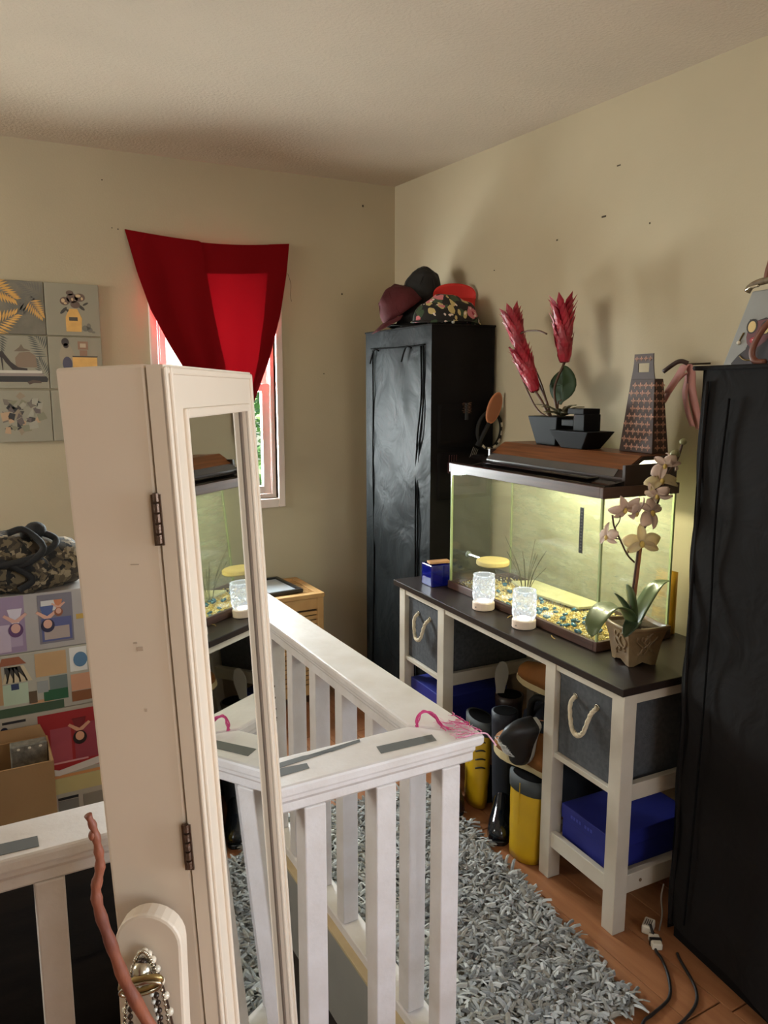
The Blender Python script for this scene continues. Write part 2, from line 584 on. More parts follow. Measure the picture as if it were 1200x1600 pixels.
# grey tape stuck on the handrail
M_tape = mat('grey_tape', (84, 85, 83), 0.7, var=0.06, vs=20)
def tape(quad):
    mb = MB()
    mb.add([(a - ox, b - oy, 0.7702) for a, b in quad] + [(a - ox, b - oy, 0.7708) for a, b in quad],
           [(3, 2, 1, 0), (4, 5, 6, 7), (0, 1, 5, 4), (1, 2, 6, 5), (2, 3, 7, 6), (3, 0, 4, 7)])
    mb.build('tape_strip', M_tape, rail)
tape([(0.682, 1.272), (0.809, 1.265), (0.803, 1.237), (0.676, 1.242)])
tape([(0.484, 1.302), (0.537, 1.307), (0.600, 1.298), (0.475, 1.283)])
tape([(0.545, 1.305), (0.667, 1.318), (0.663, 1.307), (0.595, 1.296)])
tape([(0.440, 1.285), (0.532, 1.276), (0.529, 1.256), (0.440, 1.250)])
tape([(-0.120, 1.272), (0.056, 1.261), (0.056, 1.229), (-0.120, 1.236)])

# ------------------------------------------------------------------ mirror armoire on its stand
M_arm = mat('armoire_white', (216, 200, 182), 0.45, var=0.04, vs=3, bump=0.03, bs=30)
M_mirror = mat('mirror_silver', (225, 228, 226), 0.015, metal=1.0)
M_hinge = mat('hinge_bronze', (98, 78, 66), 0.4, metal=0.8, bump=0.2, bs=300)
M_silver = mat('silver', (190, 182, 165), 0.25, metal=1.0)
M_gold = mat('antique_gold', (170, 148, 100), 0.3, metal=0.9)
M_pearl = mat('pearl', (214, 202, 182), 0.25, coat=0.5)
AZ, TILT = R(31.6), R(2.57)
AO = Vector((0.1623, 0.7095, 1.504))                      # near front top corner
wd = Vector((math.sin(AZ), math.cos(AZ), 0))
n0 = Vector((math.cos(AZ), -math.sin(AZ), 0))
AW, AD, AH = 0.3556, 0.1005, 1.16
base_pt = AO + wd * (AW / 2) - n0 * (AD / 2 - 0.05)
arm = thing('mirror_armoire', 'tall white jewellery armoire with a long mirror door in front of the railing', 'armoire', (base_pt.x, base_pt.y, 0))
up2 = Vector((0, 0, 1)) * math.cos(TILT) - n0 * math.sin(TILT)
n2 = n0 * math.cos(TILT) + Vector((0, 0, 1)) * math.sin(TILT)
AM = Matrix(((wd.x, n2.x, up2.x, AO.x - base_pt.x), (wd.y, n2.y, up2.y, AO.y - base_pt.y), (wd.z, n2.z, up2.z, AO.z), (0, 0, 0, 1)))
# local axes: a = along the door away from the camera, b = outwards through the mirror, c = up


def ab(mb, a0, a1, b0, b1, c0, c1):
    return mb.box(a0, a1, b0, b1, c0, c1, AM)


ab(MB(), 0.002, AW - 0.002, -AD, -0.0175, -AH, 0).build('cabinet_body', M_arm, arm, bevel=0.003)
door = MB()
ab(door, 0, 0.055, -0.0155, 0, -AH, -0.001)
ab(door, 0.318, AW, -0.0155, 0, -AH, -0.001)
ab(door, 0.055, 0.318, -0.0155, 0, -0.052, -0.001)
ab(door, 0.055, 0.318, -0.0155, 0, -AH, -AH + 0.06)
door_o = door.build('door', M_arm, arm)
mo = MB()
for (a0, a1, b1) in ((0.000, 0.007, 0.003), (0.0088, 0.0148, 0.005), (0.0165, 0.021, 0.003)):
    ab(mo, a0, a1, -0.004, b1, -AH + 0.002, -0.003)
for (c0, c1, b1) in ((-0.010, -0.003, 0.003),):
    ab(mo, 0.007, AW, -0.004, b1, c0, c1)
ab(mo, AW - 0.008, AW, -0.004, 0.003, -AH + 0.002, -0.003)
mo.build('door_moulding', M_arm, door_o, bevel=0.002)
mo = MB()
for (a0, a1, c0, c1) in ((0.048, 0.055, -AH + 0.05, -0.042), (0.318, 0.325, -AH + 0.05, -0.042), (0.055, 0.318, -0.052, -0.042), (0.055, 0.318, -AH + 0.05, -AH + 0.06)):
    ab(mo, a0, a1, -0.003, 0.004, c0, c1)
mo.build('mirror_frame', M_arm, door_o, bevel=0.002)
ab(MB(), 0.053, 0.320, -0.0095, -0.0075, -AH + 0.058, -0.050).build('mirror_glass', M_mirror, door_o)
ab(MB(), 0.3085, 0.3178, -0.0076, -0.0062, -AH + 0.062, -0.053).build('recess_shade_strip', mat('recess_shade_brown', (96, 80, 68), 0.5), door_o)  # recess shade painted as a brown strip along the far mirror edge
# the hinges
for c in (-0.143, -0.474):
    h = MB()
    ab(h, -0.0025, 0.001, -0.0215, -0.0125, c - 0.024, c + 0.024)
    for k in range(5):
        z = c - 0.0215 + k * 0.0098
        h.tube([AM @ Vector((-0.003, -0.0165, z)), AM @ Vector((-0.003, -0.0165, z + 0.0078))], 0.0028, 8)
    h.build('hinge', M_hinge, arm)
M_scuff = mat('paint_scuff', (182, 164, 146), 0.8)
for (b, c, h, w) in ((-0.047, -0.268, 0.004, 0.003), (-0.051, -0.262, 0.0015, 0.002), (-0.047, -0.330, 0.003, 0.0012), (-0.044, -0.185, 0.0008, 0.004)):
    ab(MB(), 0.0012, 0.0022, b - w, b + w, c - h / 2, c + h / 2).build('scuff', M_scuff, arm)
lt = MB()
for k in range(16):
    z = -0.448 - k * 0.0035
    lt.tube([AM @ Vector((AW + 0.002, -0.006 + 0.004 * math.sin(k * 1.9), z)), AM @ Vector((AW + 0.006, -0.002 + 0.004 * math.cos(k * 1.3), z - 0.004))], 0.0018, 5)
lt.build('filigree_latch', M_metal_dark, arm)
# the stand: an upright with a rounded top on each side, feet and a stretcher
Zc = AO.z - 0.560


def board(a0, a1):
    mb = MB()
    poly = [(-0.033, 0.03)]
    poly = [(-0.033, 0.02), (0.033, 0.02)] + [(0.033 * math.cos(t), Zc + 0.033 * math.sin(t)) for t in [PI * k / 14 for k in range(15)]]
    o3 = Vector((AO.x - base_pt.x, AO.y - base_pt.y, 0)) - n0 * (0.055 - 0.545 * math.sin(TILT) * -1 * 0)
    sh = -0.054 + 0.545 * math.sin(TILT)      # the pivot sits on the tilted body's mid line
    o3 = Vector((AO.x - base_pt.x, AO.y - base_pt.y, 0)) + n0 * sh
    mb.prism(poly, lambda u, v, d: o3 + n0 * u + wd * d + Vector((0, 0, v)), a0, a1)
    return mb, o3


mb, o3 = board(-0.032, -0.012)
mb.build('stand_upright', M_arm, arm, bevel=0.003)
mb, _ = board(AW + 0.012, AW + 0.032)
mb.build('stand_upright', M_arm, arm, bevel=0.003)
for a in (-0.022, AW + 0.022):
    f = MB()
    f.prism([(-0.17, 0), (-0.13, 0), (-0.10, 0.018), (0.10, 0.018), (0.13, 0), (0.17, 0), (0.17, 0.02), (0.05, 0.05), (-0.05, 0.05), (-0.17, 0.02)],
            lambda u, v, d: o3 + n0 * u + wd * (a + d) + Vector((0, 0, v)), -0.014, 0.014)
    f.build('foot', M_arm, arm, bevel=0.003)
s = MB()
s.prism([(-0.02, 0.12), (0.02, 0.12), (0.02, 0.17), (-0.02, 0.17)], lambda u, v, d: o3 + n0 * u + wd * d + Vector((0, 0, v)), -0.012, AW + 0.012)
s.build('stretcher', M_arm, arm, bevel=0.003)
KN = o3 + Vector((0, 0, Zc - 0.013)) - wd * 0.032        # pivot knob, in the armoire's frame
k = MB()
k.tube([KN, KN - wd * 0.010], 0.006, 12)
k.build('pivot_screw', M_silver, arm, smooth=True)
k = MB()
k.ball(KN - wd * 0.017, 0.0095, 16, 10)
k.build('pivot_knob', M_silver, arm, smooth=True)

# jewellery hanging from the knob
KW = base_pt.to_3d() * 1.0
KW = Vector((base_pt.x, base_pt.y, 0)) + KN - wd * 0.006
Z = Vector((0, 0, 1))


def loop_pts(w, h, n, off=0.0, out=0.004, skew=0.0):
    """a necklace loop hung over the knob, local to the knob"""
    pts = []
    for i in range(n):
        t = 2 * PI * i / n
        x = w * math.sin(t) * (0.75 + 0.25 * math.cos(t) * -1) + skew * (1 - math.cos(t))
        z = -h * (1 - math.cos(t)) / 2 + 0.013 + off
        pts.append(n0 * x + Z * z - wd * out)
    return pts


def necklace(name, label, w, h, beads, r, m, out, off=0.0, skew=0.0, cord=None):
    t = thing(name, label, 'necklace', KW, group=None)
    P = loop_pts(w, h, beads, off, out, skew)
    C = loop_pts(w, h, 60, off, out, skew)
    MB().tube(C + [C[0]], r * 0.28 if cord is None else cord, 6, cap=False).build('cord', M_metal_dark, t)
    b0 = MB().ball((0, 0, 0), r, 10, 7).build('bead', m, t, smooth=True)
    b0.location = P[0]
    for p in P[1:]:
        b = copy_part(b0, t)
        b.location = p
    return t


necklace('pearl_necklace', 'long necklace of spaced cream pearls, outermost on the armoire stand knob', 0.034, 0.185, 30, 0.0040, M_pearl, 0.003)
necklace('bead_necklace', 'necklace of tiny silver beads hanging innermost on the armoire stand knob', 0.027, 0.130, 74, 0.0017, M_silver, 0.007, off=0.004)
necklace('dark_bead_necklace', 'dark beaded necklace hanging close under the armoire stand knob', 0.019, 0.105, 40, 0.0028, M_metal_dark, 0.010, off=-0.004)
necklace('crystal_necklace', 'short strand of pale crystal beads dangling below the armoire stand knob', 0.010, 0.125, 44, 0.0024, mat('crystal_bead', (205, 200, 190), 0.15, spec=0.9), 0.011, off=-0.01, skew=0.006)
t = thing('bangle', 'gold bangle ring tilted around the armoire stand knob', 'bangle', KW)
c = [n0 * (0.020 * math.cos(a)) + Z * (0.009 * math.sin(a) + 0.006 * math.cos(a) - 0.010) - wd * (0.016 + 0.004 * math.sin(a)) for a in [2 * PI * i / 40 for i in range(41)]]
MB().tube(c, 0.0026, 8, cap=False).build('ring', M_gold, t, smooth=True)
c = [p - Z * 0.004 - wd * 0.002 for p in c]
MB().tube(c, 0.0018, 8, cap=False).build('ring', M_silver, t, smooth=True)

# crooked brown branch leaning in front of the armoire
M_branch = mat('branch_bark', (160, 92, 62), 0.55, rgb2=(104, 56, 44), vs=22, stretch=(1, 1, 0.5), bump=0.3, bs=60)
pts = [(0.16, 0.64, 0.0), (0.157, 0.645, 0.3), (0.150, 0.65, 0.6), (0.130, 0.656, 0.82), (0.112, 0.66, 0.888), (0.094, 0.66, 0.939), (0.083, 0.66, 0.983), (0.0745, 0.66, 1.021), (0.0725, 0.66, 1.044), (0.077, 0.66, 1.064),
       (0.0765, 0.66, 1.083), (0.074, 0.66, 1.102), (0.070, 0.66, 1.116)]
pp = smooth_path(pts, 5)
rs = [0.0066 - 0.0036 * (i / (len(pp) - 1)) ** 1.5 + 0.0006 * math.sin(i * 1.7) for i in range(len(pp))]
b = thing('crooked_branch', 'crooked reddish brown branch standing upright in front of the white armoire', 'branch', (0.16, 0.64, 0))
MB().tube([p - Vector((0.16, 0.64, 0)) for p in pp], rs, 10).build('stem', M_branch, b, smooth=True)
MB().ball((-0.0875, 0.0200, 1.096), (0.0035, 0.0035, 0.005)).build('knot', M_branch, b, smooth=True)

# ------------------------------------------------------------------ boxes behind the stairwell, at the left
M_card = mat('cardboard', (158, 122, 82), 0.85, var=0.06, vs=8, bump=0.05, bs=120)
def flat(c, rough=0.45):
    return mat('print_%d_%d_%d' % c, c, rough, var=0.05, vs=10)
PR = {}
def pr(c):
    if c not in PR:
        PR[c] = flat(c)
    return PR[c]


BXC = 0.08          # stack centre in X
BYF = 2.65          # front of the stack
def toy_box(label, z0, z1, colr, prints, w=0.62, d=0.30, dx=0.0):
    t = thing('toy_box', label, 'box', (BXC + dx, BYF + d / 2, z0), group=None)
    MB().box(-w / 2, w / 2, -d / 2, d / 2, 0.001, z1 - z0).build('carton', pr(colr), t, bevel=0.003)
    for i, (x0, x1, a, b, c) in enumerate(prints):
        e = 0.0008 + 0.0003 * (i % 6)
        MB().box(x0 - BXC - dx, x1 - BXC - dx, -d / 2 - e, -d / 2 + 0.0002, a - z0, b - z0).build('printed_panel', pr(c), t)
    return t


def disc_print(t, x, z, rx, rz, c, e, z0, d=0.30, n=18, dx=0.0):
    MB().prism([(x - BXC - dx + rx * math.cos(2 * PI * k / n), z - z0 + rz * math.sin(2 * PI * k / n)) for k in range(n)],
               lambda u, v, q: (u, -d / 2 - q, v), 0, e).build('printed_shape', pr(c), t)


def poly_print(t, pts, c, e, z0, d=0.30, dx=0.0):
    MB().prism([(x - BXC - dx, z - z0) for x, z in pts], lambda u, v, q: (u, -d / 2 - q, v), 0, e).build('printed_shape', pr(c), t)


b3 = toy_box('lowest of the three stacked toy boxes, red and green printed front', 0.004, 0.424, (172, 162, 146), [
    (0.145, 0.34, 0.20, 0.41, (158, 34, 36)), (0.18, 0.245, 0.235, 0.355, (168, 74, 84)), (0.255, 0.34, 0.232, 0.36, (150, 60, 72)),
    (0.175, 0.295, 0.228, 0.234, (210, 150, 150)), (0.02, 0.145, 0.235, 0.335, (138, 148, 62)), (0.145, 0.35, 0.12, 0.175, (192, 176, 120)),
    (0.145, 0.35, 0.176, 0.186, (204, 140, 84)), (0.19, 0.255, 0.03, 0.092, (120, 116, 108)), (0.19, 0.255, 0.095, 0.104, (28, 26, 28)),
    (0.27, 0.34, 0.03, 0.10, (134, 126, 112)), (0.04, 0.11, 0.402, 0.410, (30, 28, 32)), (-0.06, 0.03, 0.25, 0.38, (172, 150, 156))])
disc_print(b3, 0.10, 0.335, 0.036, 0.042, (148, 166, 168), 0.003, 0.004)
disc_print(b3, 0.045, 0.382, 0.011, 0.011, (30, 32, 52), 0.003, 0.004)
poly_print(b3, [(0.145, 0.20), (0.20, 0.186), (0.34, 0.205), (0.34, 0.23), (0.20, 0.205), (0.145, 0.225)], (214, 204, 194), 0.003, 0.004)
# little printed dolls, upside down: dress, arms, face, hair
def doll(t, x, z, s, dress, hair, skin, z0):
    poly_print(t, [(x - 0.022 * s, z + 0.05 * s), (x + 0.022 * s, z + 0.05 * s), (x + 0.010 * s, z), (x - 0.010 * s, z)], dress, 0.0032, z0)
    poly_print(t, [(x - 0.010 * s, z + 0.005 * s), (x + 0.010 * s, z + 0.005 * s), (x + 0.036 * s, z + 0.028 * s), (x + 0.030 * s, z + 0.034 * s), (x, z + 0.014 * s), (x - 0.030 * s, z + 0.034 * s), (x - 0.036 * s, z + 0.028 * s)], skin, 0.0034, z0)
    disc_print(t, x, z - 0.020 * s, 0.022 * s, 0.024 * s, hair, 0.0036, z0)
    disc_print(t, x, z - 0.014 * s, 0.014 * s, 0.016 * s, skin, 0.0039, z0)


doll(b3, 0.272, 0.330, 1.0, (120, 30, 34), (40, 24, 20), (214, 160, 130), 0.004)
doll(b3, 0.045, 0.300, 0.9, (196, 140, 150), (190, 110, 120), (220, 170, 150), 0.004)
b2 = toy_box('middle of the three stacked toy boxes, shelf and room pictures', 0.424, 0.634, (174, 168, 154), [
    (-0.06, 0.23, 0.425, 0.455, (62, 84, 60)), (0.17, 0.245, 0.458, 0.495, (40, 92, 58)), (0.15, 0.245, 0.545, 0.625, (190, 152, 108)),
    (0.152, 0.185, 0.49, 0.53, (150, 152, 150)), (0.19, 0.245, 0.495, 0.54, (104, 116, 112)), (0.256, 0.33, 0.44, 0.475, (136, 84, 48)), (0.256, 0.33, 0.477, 0.535, (206, 152, 118)),
    (0.256, 0.31, 0.545, 0.628, (222, 218, 212)), (0.05, 0.125, 0.465, 0.535, (176, 192, 168)), (0.075, 0.098, 0.515, 0.535, (48, 60, 96)), (-0.06, 0.05, 0.47, 0.60, (178, 140, 100)), (0.125, 0.150, 0.46, 0.50, (92, 72, 50)), (0.13, 0.20, 0.456, 0.466, (196, 150, 110))], dx=0.004)
disc_print(b2, 0.285, 0.585, 0.022, 0.026, (84, 120, 152), 0.003, 0.424)
poly_print(b2, [(0.045, 0.54), (0.135, 0.54), (0.112, 0.595), (0.065, 0.595)], (198, 182, 150), 0.003, 0.424)
for k in range(4):
    poly_print(b2, [(0.056 + k * 0.020, 0.541), (0.062 + k * 0.020, 0.541), (0.055 + k * 0.009, 0.594), (0.075 + k * 0.009, 0.594)], (60, 56, 52), 0.0034, 0.424)
poly_print(b2, [(0.04, 0.60), (0.12, 0.60), (0.10, 0.625), (0.05, 0.625)], (150, 88, 60), 0.003, 0.424)
b1 = toy_box('topmost of the three stacked toy boxes, lilac front with a window panel', 0.634, 0.828, (170, 162, 156), [
    (-0.06, 0.13, 0.640, 0.826, (150, 128, 152)), (0.05, 0.085, 0.645, 0.735, (190, 172, 186)), (0.170, 0.275, 0.655, 0.82, (118, 112, 120)),
    (0.178, 0.270, 0.662, 0.74, (84, 88, 132)), (0.185, 0.262, 0.668, 0.71, (168, 150, 142)), (0.180, 0.225, 0.765, 0.80, (208, 204, 200)), (0.285, 0.33, 0.725, 0.742, (190, 152, 66)),
    (0.085, 0.12, 0.66, 0.70, (170, 150, 170))], dx=-0.003)
doll(b1, 0.105, 0.735, 1.0, (206, 196, 204), (92, 56, 96), (208, 160, 144), 0.634)
doll(b1, 0.200, 0.735, 0.95, (76, 92, 140), (36, 30, 60), (212, 160, 136), 0.634)
doll(b1, 0.235, 0.770, 0.6, (196, 120, 76), (140, 80, 50), (212, 160, 136), 0.634)
# open brown carton in front
cb = thing('cardboard_box', 'plain brown open cardboard box standing before the stacked toy boxes', 'box', (0.0, 2.53, 0))
s = MB()
s.box(-0.30, 0.17, -0.10, -0.094, 0.001, 0.348)
s.box(-0.30, 0.17, 0.094, 0.10, 0.001, 0.348)
s.box(-0.30, -0.294, -0.094, 0.094, 0.001, 0.348)
s.box(0.164, 0.17, -0.094, 0.094, 0.001, 0.348)
s.box(-0.294, 0.164, -0.094, 0.094, 0.001, 0.006)
s.build('carton', M_card, cb, bevel=0.001)
fl = MB()
fl.add([(-0.30, 0.10, 0.348), (0.165, 0.10, 0.348), (0.150, 0.106, 0.388), (-0.28, 0.106, 0.392)], [(0, 1, 2, 3)])
fl.build('flap', M_card, cb, solid=0.004)
pk_ = thing('foil_packet', 'small grey patterned packet poking out of the brown cardboard box', 'packet', (0.0, 2.53, 0.006))
MB().box(0.055, 0.162, 0.010, 0.05, 0, 0.362).build('packet_body', mat('packet_grey', (138, 134, 122), 0.4, rgb2=(96, 92, 84), vs=60), pk_, bevel=0.004)
for k in range(3):
    MB().ball((0.078 + 0.032 * k, 0.010, 0.350), (0.005, 0.001, 0.004), 8, 5).build('printed_spot', pr((222, 214, 196)), pk_)

# camouflage bag on the stack
def camo_mat():
    m = mat('camo_print', (92, 80, 58), 0.85, bump=0.3, bs=40)
    nt = m.node_tree
    tc = nt.nodes.new('ShaderNodeTexCoord')
    vo = nt.nodes.new('ShaderNodeTexVoronoi')
    vo.inputs['Scale'].default_value = 58
    nz = nt.nodes.new('ShaderNodeTexNoise')
    nz.inputs['Scale'].default_value = 30
    ad = nt.nodes.new('ShaderNodeVectorMath')
    ad.operation = 'MULTIPLY_ADD'
    ad.inputs[1].default_value = (0.06, 0.06, 0.06)
    nt.links.new(tc.outputs['Object'], nz.inputs['Vector'])
    nt.links.new(nz.outputs['Color'], ad.inputs[0])
    nt.links.new(tc.outputs['Object'], ad.inputs[2])
    nt.links.new(ad.outputs[0], vo.inputs['Vector'])
    sp = nt.nodes.new('ShaderNodeSeparateColor')
    nt.links.new(vo.outputs['Color'], sp.inputs[0])
    r = nt.nodes.new('ShaderNodeValToRGB')
    r.color_ramp.interpolation = 'CONSTANT'
    cs = [(30, 26, 22), (104, 90, 66), (60, 50, 38), (140, 124, 98), (24, 21, 19), (84, 72, 54)]
    while len(r.color_ramp.elements) < len(cs):
        r.color_ramp.elements.new(0.5)
    for i, c in enumerate(cs):
        r.color_ramp.elements[i].position = i / len(cs)
        r.color_ramp.elements[i].color = (*lin(c), 1)
    nt.links.new(sp.outputs[0], r.inputs['Fac'])
    nt.links.new(r.outputs[0], nt.nodes['Principled BSDF'].inputs['Base Color'])
    return m


M_camo = camo_mat()
M_black = mat('black_webbing', (22, 20, 20), 0.8, bump=0.2, bs=200)
bag = thing('camouflage_bag', 'slumped camouflage cloth bag with black straps on top of the toy boxes', 'bag', (0.10, 2.77, 0.829))
def lump(p):
    n = mnoise.noise(p * 11) * 0.035 + mnoise.noise(p * 26) * 0.014
    q = p * (1 + n / max(0.05, p.length))
    q.z = max(q.z, -0.07) + 0.07
    return q
MB().ball((0, 0, 0), (0.235, 0.13, 0.115), 40, 26, fn=lump).build('bag_body', M_camo, bag, smooth=True)
for pts in ([(-0.16, -0.10, 0.06), (-0.05, -0.14, 0.10), (0.05, -0.135, 0.115), (0.12, -0.10, 0.135), (0.145, -0.06, 0.16), (0.10, -0.05, 0.185), (0.04, -0.06, 0.185)],
            [(-0.13, -0.11, 0.13), (-0.05, -0.13, 0.125), (0.02, -0.14, 0.09), (0.06, -0.14, 0.05), (0.02, -0.14, 0.02)],
            [(0.0, -0.10, 0.20), (0.05, -0.09, 0.205), (0.10, -0.12, 0.15), (0.06, -0.14, 0.11), (0.0, -0.135, 0.10), (-0.10, -0.13, 0.12)]):
    MB().tube(smooth_path(pts, 6), 0.011, 8).build('strap', M_black, bag, smooth=True)
MB().ball((0.085, -0.05, 0.195), (0.034, 0.03, 0.028), 14, 9).build('strap_grip', M_black, bag, smooth=True)
MB().ball((0.055, -0.125, 0.115), (0.022, 0.008, 0.008), 12, 7).build('tag', pr((190, 168, 60)), bag, smooth=True)

# ------------------------------------------------------------------ canvas prints on the back wall
def canvas(label, cx, cz, bg, s=0.2155):
    t = thing('canvas_print', label, 'picture', (cx, WY - 0.009, cz - s / 2), group='small square canvases on the back wall')
    MB().box(-s / 2, s / 2, -0.008, 0.008, 0, s).build('canvas', bg, t, bevel=0.002)
    return t


def cp(t, name, polys, c, e=0.0004, s=0.2155):
    """flat print on the canvas; polys in canvas fractions, 0..1 from the lower left"""
    mb = MB()
    for p in polys:
        mb.prism([((u - 0.5) * s, v * s) for u, v in p], lambda u, v, d: (u, -0.008 - d, v), -0.0002, e)
    o = mb.build(name, c if not isinstance(c, tuple) else pr(c), t)
    if len(polys) > 1:
        o['kind'] = 'stuff'
    return o


def ell(x, y, rx, ry, n=14, a=0.0):
    return [(x + rx * math.cos(2 * PI * k / n) * math.cos(a) - ry * math.sin(2 * PI * k / n) * math.sin(a),
             y + rx * math.cos(2 * PI * k / n) * math.sin(a) + ry * math.sin(2 * PI * k / n) * math.cos(a)) for k in range(n)]


def palm(x, y, ln, ang, n=9, wdt=0.018, spread=1.1):
    out = []
    for i in range(n):
        f = i / (n - 1)
        bx_, by_ = x + ln * 0.75 * f * math.cos(ang), y + ln * 0.75 * f * math.sin(ang)
        for sd in (-1, 1):
            a = ang + sd * spread * (1 - 0.55 * f)
            L = ln * 0.48 * (1 - 0.45 * f)
            ex, ey = bx_ + L * math.cos(a), by_ + L * math.sin(a)
            px, py = -math.sin(a) * wdt, math.cos(a) * wdt
            mx_, my_ = (bx_ + ex) / 2, (by_ + ey) / 2
            q = [(bx_, by_), (mx_ + px, my_ + py), (ex, ey), (mx_ - px, my_ - py)]
            q = [(min(1, max(0, u)), min(1, max(0, v))) for u, v in q]
            ar = sum(q[k][0] * q[(k + 1) % 4][1] - q[(k + 1) % 4][0] * q[k][1] for k in range(4))
            if abs(ar) > 1e-5:
                out.append(q if ar > 0 else q[::-1])
    return out


M_bgA = mat('canvas_grey', (132, 126, 112), 0.7, rgb2=(106, 101, 90), vs=12)
M_bgB = mat('canvas_pale', (156, 150, 133), 0.7, var=0.04, vs=8)
M_goldp = mat('gold_print', (206, 158, 84), 0.4, metal=0.25, var=0.1, vs=30)
zr = (1.815, 1.594, 1.3705)
xc = (0.2315, 0.4495)
a1 = canvas('square canvas with gold palm leaves on grey, top left of the canvases', xc[0], zr[0], M_bgA)
cp(a1, 'grey_leaf_print', palm(0.55, 0.30, 0.55, 1.9) + palm(0.75, 0.75, 0.4, -2.0) + palm(0.95, 0.75, 0.5, 2.6), (112, 108, 100), 0.0003)
cp(a1, 'gold_leaf_print', palm(0.05, 0.92, 0.62, -0.55, 10, 0.024) + palm(0.75, 0.62, 0.42, -0.95, 9, 0.016) + palm(-0.05 + 0.1, 0.10, 0.62, 0.55, 9, 0.022), M_goldp, 0.0007)
a2 = canvas('square canvas with a yellow bottle holding dark flowers, top right of the canvases', xc[1], zr[0], M_bgB)
cp(a2, 'bottle_print', [[(0.36, 0.08), (0.64, 0.08), (0.66, 0.34), (0.58, 0.52), (0.44, 0.52), (0.36, 0.36)]], M_goldp, 0.0005)
cp(a2, 'bottle_label_print', [[(0.42, 0.29), (0.58, 0.29), (0.58, 0.36), (0.42, 0.36)]], (70, 62, 50), 0.0008)
cp(a2, 'leaf_print', [ell(0.33, 0.48, 0.09, 0.03, 10, 0.8), ell(0.66, 0.55, 0.08, 0.03, 10, -0.7), ell(0.42, 0.47, 0.06, 0.025, 10, -0.6), ell(0.74, 0.62, 0.06, 0.02, 10, 0.5)], (58, 52, 46), 0.0004)
cp(a2, 'flower_print', [ell(0.36, 0.66, 0.09, 0.08), ell(0.50, 0.72, 0.11, 0.09), ell(0.64, 0.74, 0.10, 0.08), ell(0.55, 0.60, 0.09, 0.07), ell(0.46, 0.82, 0.07, 0.05)], (104, 80, 68), 0.0006)
cp(a2, 'flower_gold_print', [ell(0.33, 0.67, 0.035, 0.04), ell(0.61, 0.77, 0.05, 0.03), ell(0.50, 0.70, 0.02, 0.03), ell(0.37, 0.62, 0.03, 0.02), ell(0.68, 0.72, 0.02, 0.03)], (206, 178, 138), 0.0009)
cp(a2, 'grey_flower_print', [ell(0.71, 0.15, 0.06, 0.06), ell(0.80, 0.12, 0.05, 0.05), ell(0.78, 0.20, 0.04, 0.05), ell(0.86, 0.08, 0.04, 0.02)], (112, 108, 98), 0.0005)
a3 = canvas('square canvas with a high heeled shoe and handbag on books, left of middle row', xc[0], zr[1], M_bgB)
cp(a3, 'palm_print', palm(1.0, 0.62, 0.6, 2.1, 11, 0.014) + palm(0.95, 0.20, 0.45, 1.9, 9, 0.014) + palm(0.15, 1.0, 0.4, -1.5, 8, 0.016), (84, 86, 80), 0.0003)
cp(a3, 'handbag_print', [[(0.42, 0.40), (0.80, 0.40), (0.78, 0.62), (0.68, 0.70), (0.50, 0.68), (0.42, 0.58)]], (134, 112, 92), 0.0004)
cp(a3, 'handbag_bow_print', [[(0.40, 0.70), (0.50, 0.78), (0.54, 0.84), (0.58, 0.76), (0.70, 0.72), (0.58, 0.70)]], (116, 100, 84), 0.0005)
cp(a3, 'shoe_print', [[(0.06, 0.68), (0.20, 0.70), (0.34, 0.50), (0.46, 0.40), (0.62, 0.38), (0.62, 0.34), (0.36, 0.35), (0.24, 0.50), (0.20, 0.58), (0.20, 0.34), (0.185, 0.34), (0.17, 0.58), (0.06, 0.60)]], (48, 36, 34), 0.0008)
cp(a3, 'pale_book_print', [[(0.0, 0.29), (0.88, 0.29), (0.88, 0.34), (0.0, 0.34)]], (206, 198, 186), 0.0005)
cp(a3, 'mauve_book_print', [[(0.0, 0.235), (0.90, 0.235), (0.90, 0.285), (0.0, 0.285)]], (150, 134, 128), 0.0005)
cp(a3, 'dark_book_print', [[(0.0, 0.12), (0.96, 0.12), (0.98, 0.18), (0.95, 0.23), (0.0, 0.23)]], (40, 34, 34), 0.0006)
cp(a3, 'bow_print', [[(0.60, 0.12), (0.70, 0.16), (0.84, 0.14), (0.86, 0.10), (0.72, 0.10), (0.64, 0.07)]], (84, 64, 52), 0.0009)
a4 = canvas('square canvas with a dressed figure and perfume bottles, right of middle row', xc[1], zr[1], M_bgB)
cp(a4, 'dress_print', [[(0.26, 0.86), (0.40, 0.86), (0.50, 0.62), (0.42, 0.50), (0.22, 0.48), (0.20, 0.66)]], (164, 150, 128), 0.0004)
cp(a4, 'hair_print', [ell(0.32, 0.90, 0.07, 0.08), ell(0.33, 0.83, 0.05, 0.05)], (58, 44, 40), 0.0007)
cp(a4, 'bottle_cap_print', [[(0.55, 0.76), (0.74, 0.76), (0.74, 0.92), (0.55, 0.92)], [(0.58, 0.64), (0.72, 0.64), (0.72, 0.75), (0.58, 0.75)]], (150, 112, 88), 0.0005)
cp(a4, 'cap_inset_print', [[(0.59, 0.80), (0.70, 0.80), (0.70, 0.88), (0.59, 0.88)]], (196, 176, 150), 0.0008)
cp(a4, 'gold_box_print', [[(0.44, 0.10), (0.90, 0.10), (0.90, 0.61), (0.44, 0.61)]], M_goldp, 0.0006)
cp(a4, 'box_line_print', [[(0.44, 0.61), (0.90, 0.61), (0.92, 0.635), (0.44, 0.635)]], (60, 50, 46), 0.0007)
cp(a4, 'blue_bottle_print', [ell(0.34, 0.48, 0.09, 0.14)], (74, 70, 92), 0.0009)
a5 = canvas('square canvas with scattered grey and black shards, left of bottom row', xc[0], zr[2], M_bgB)
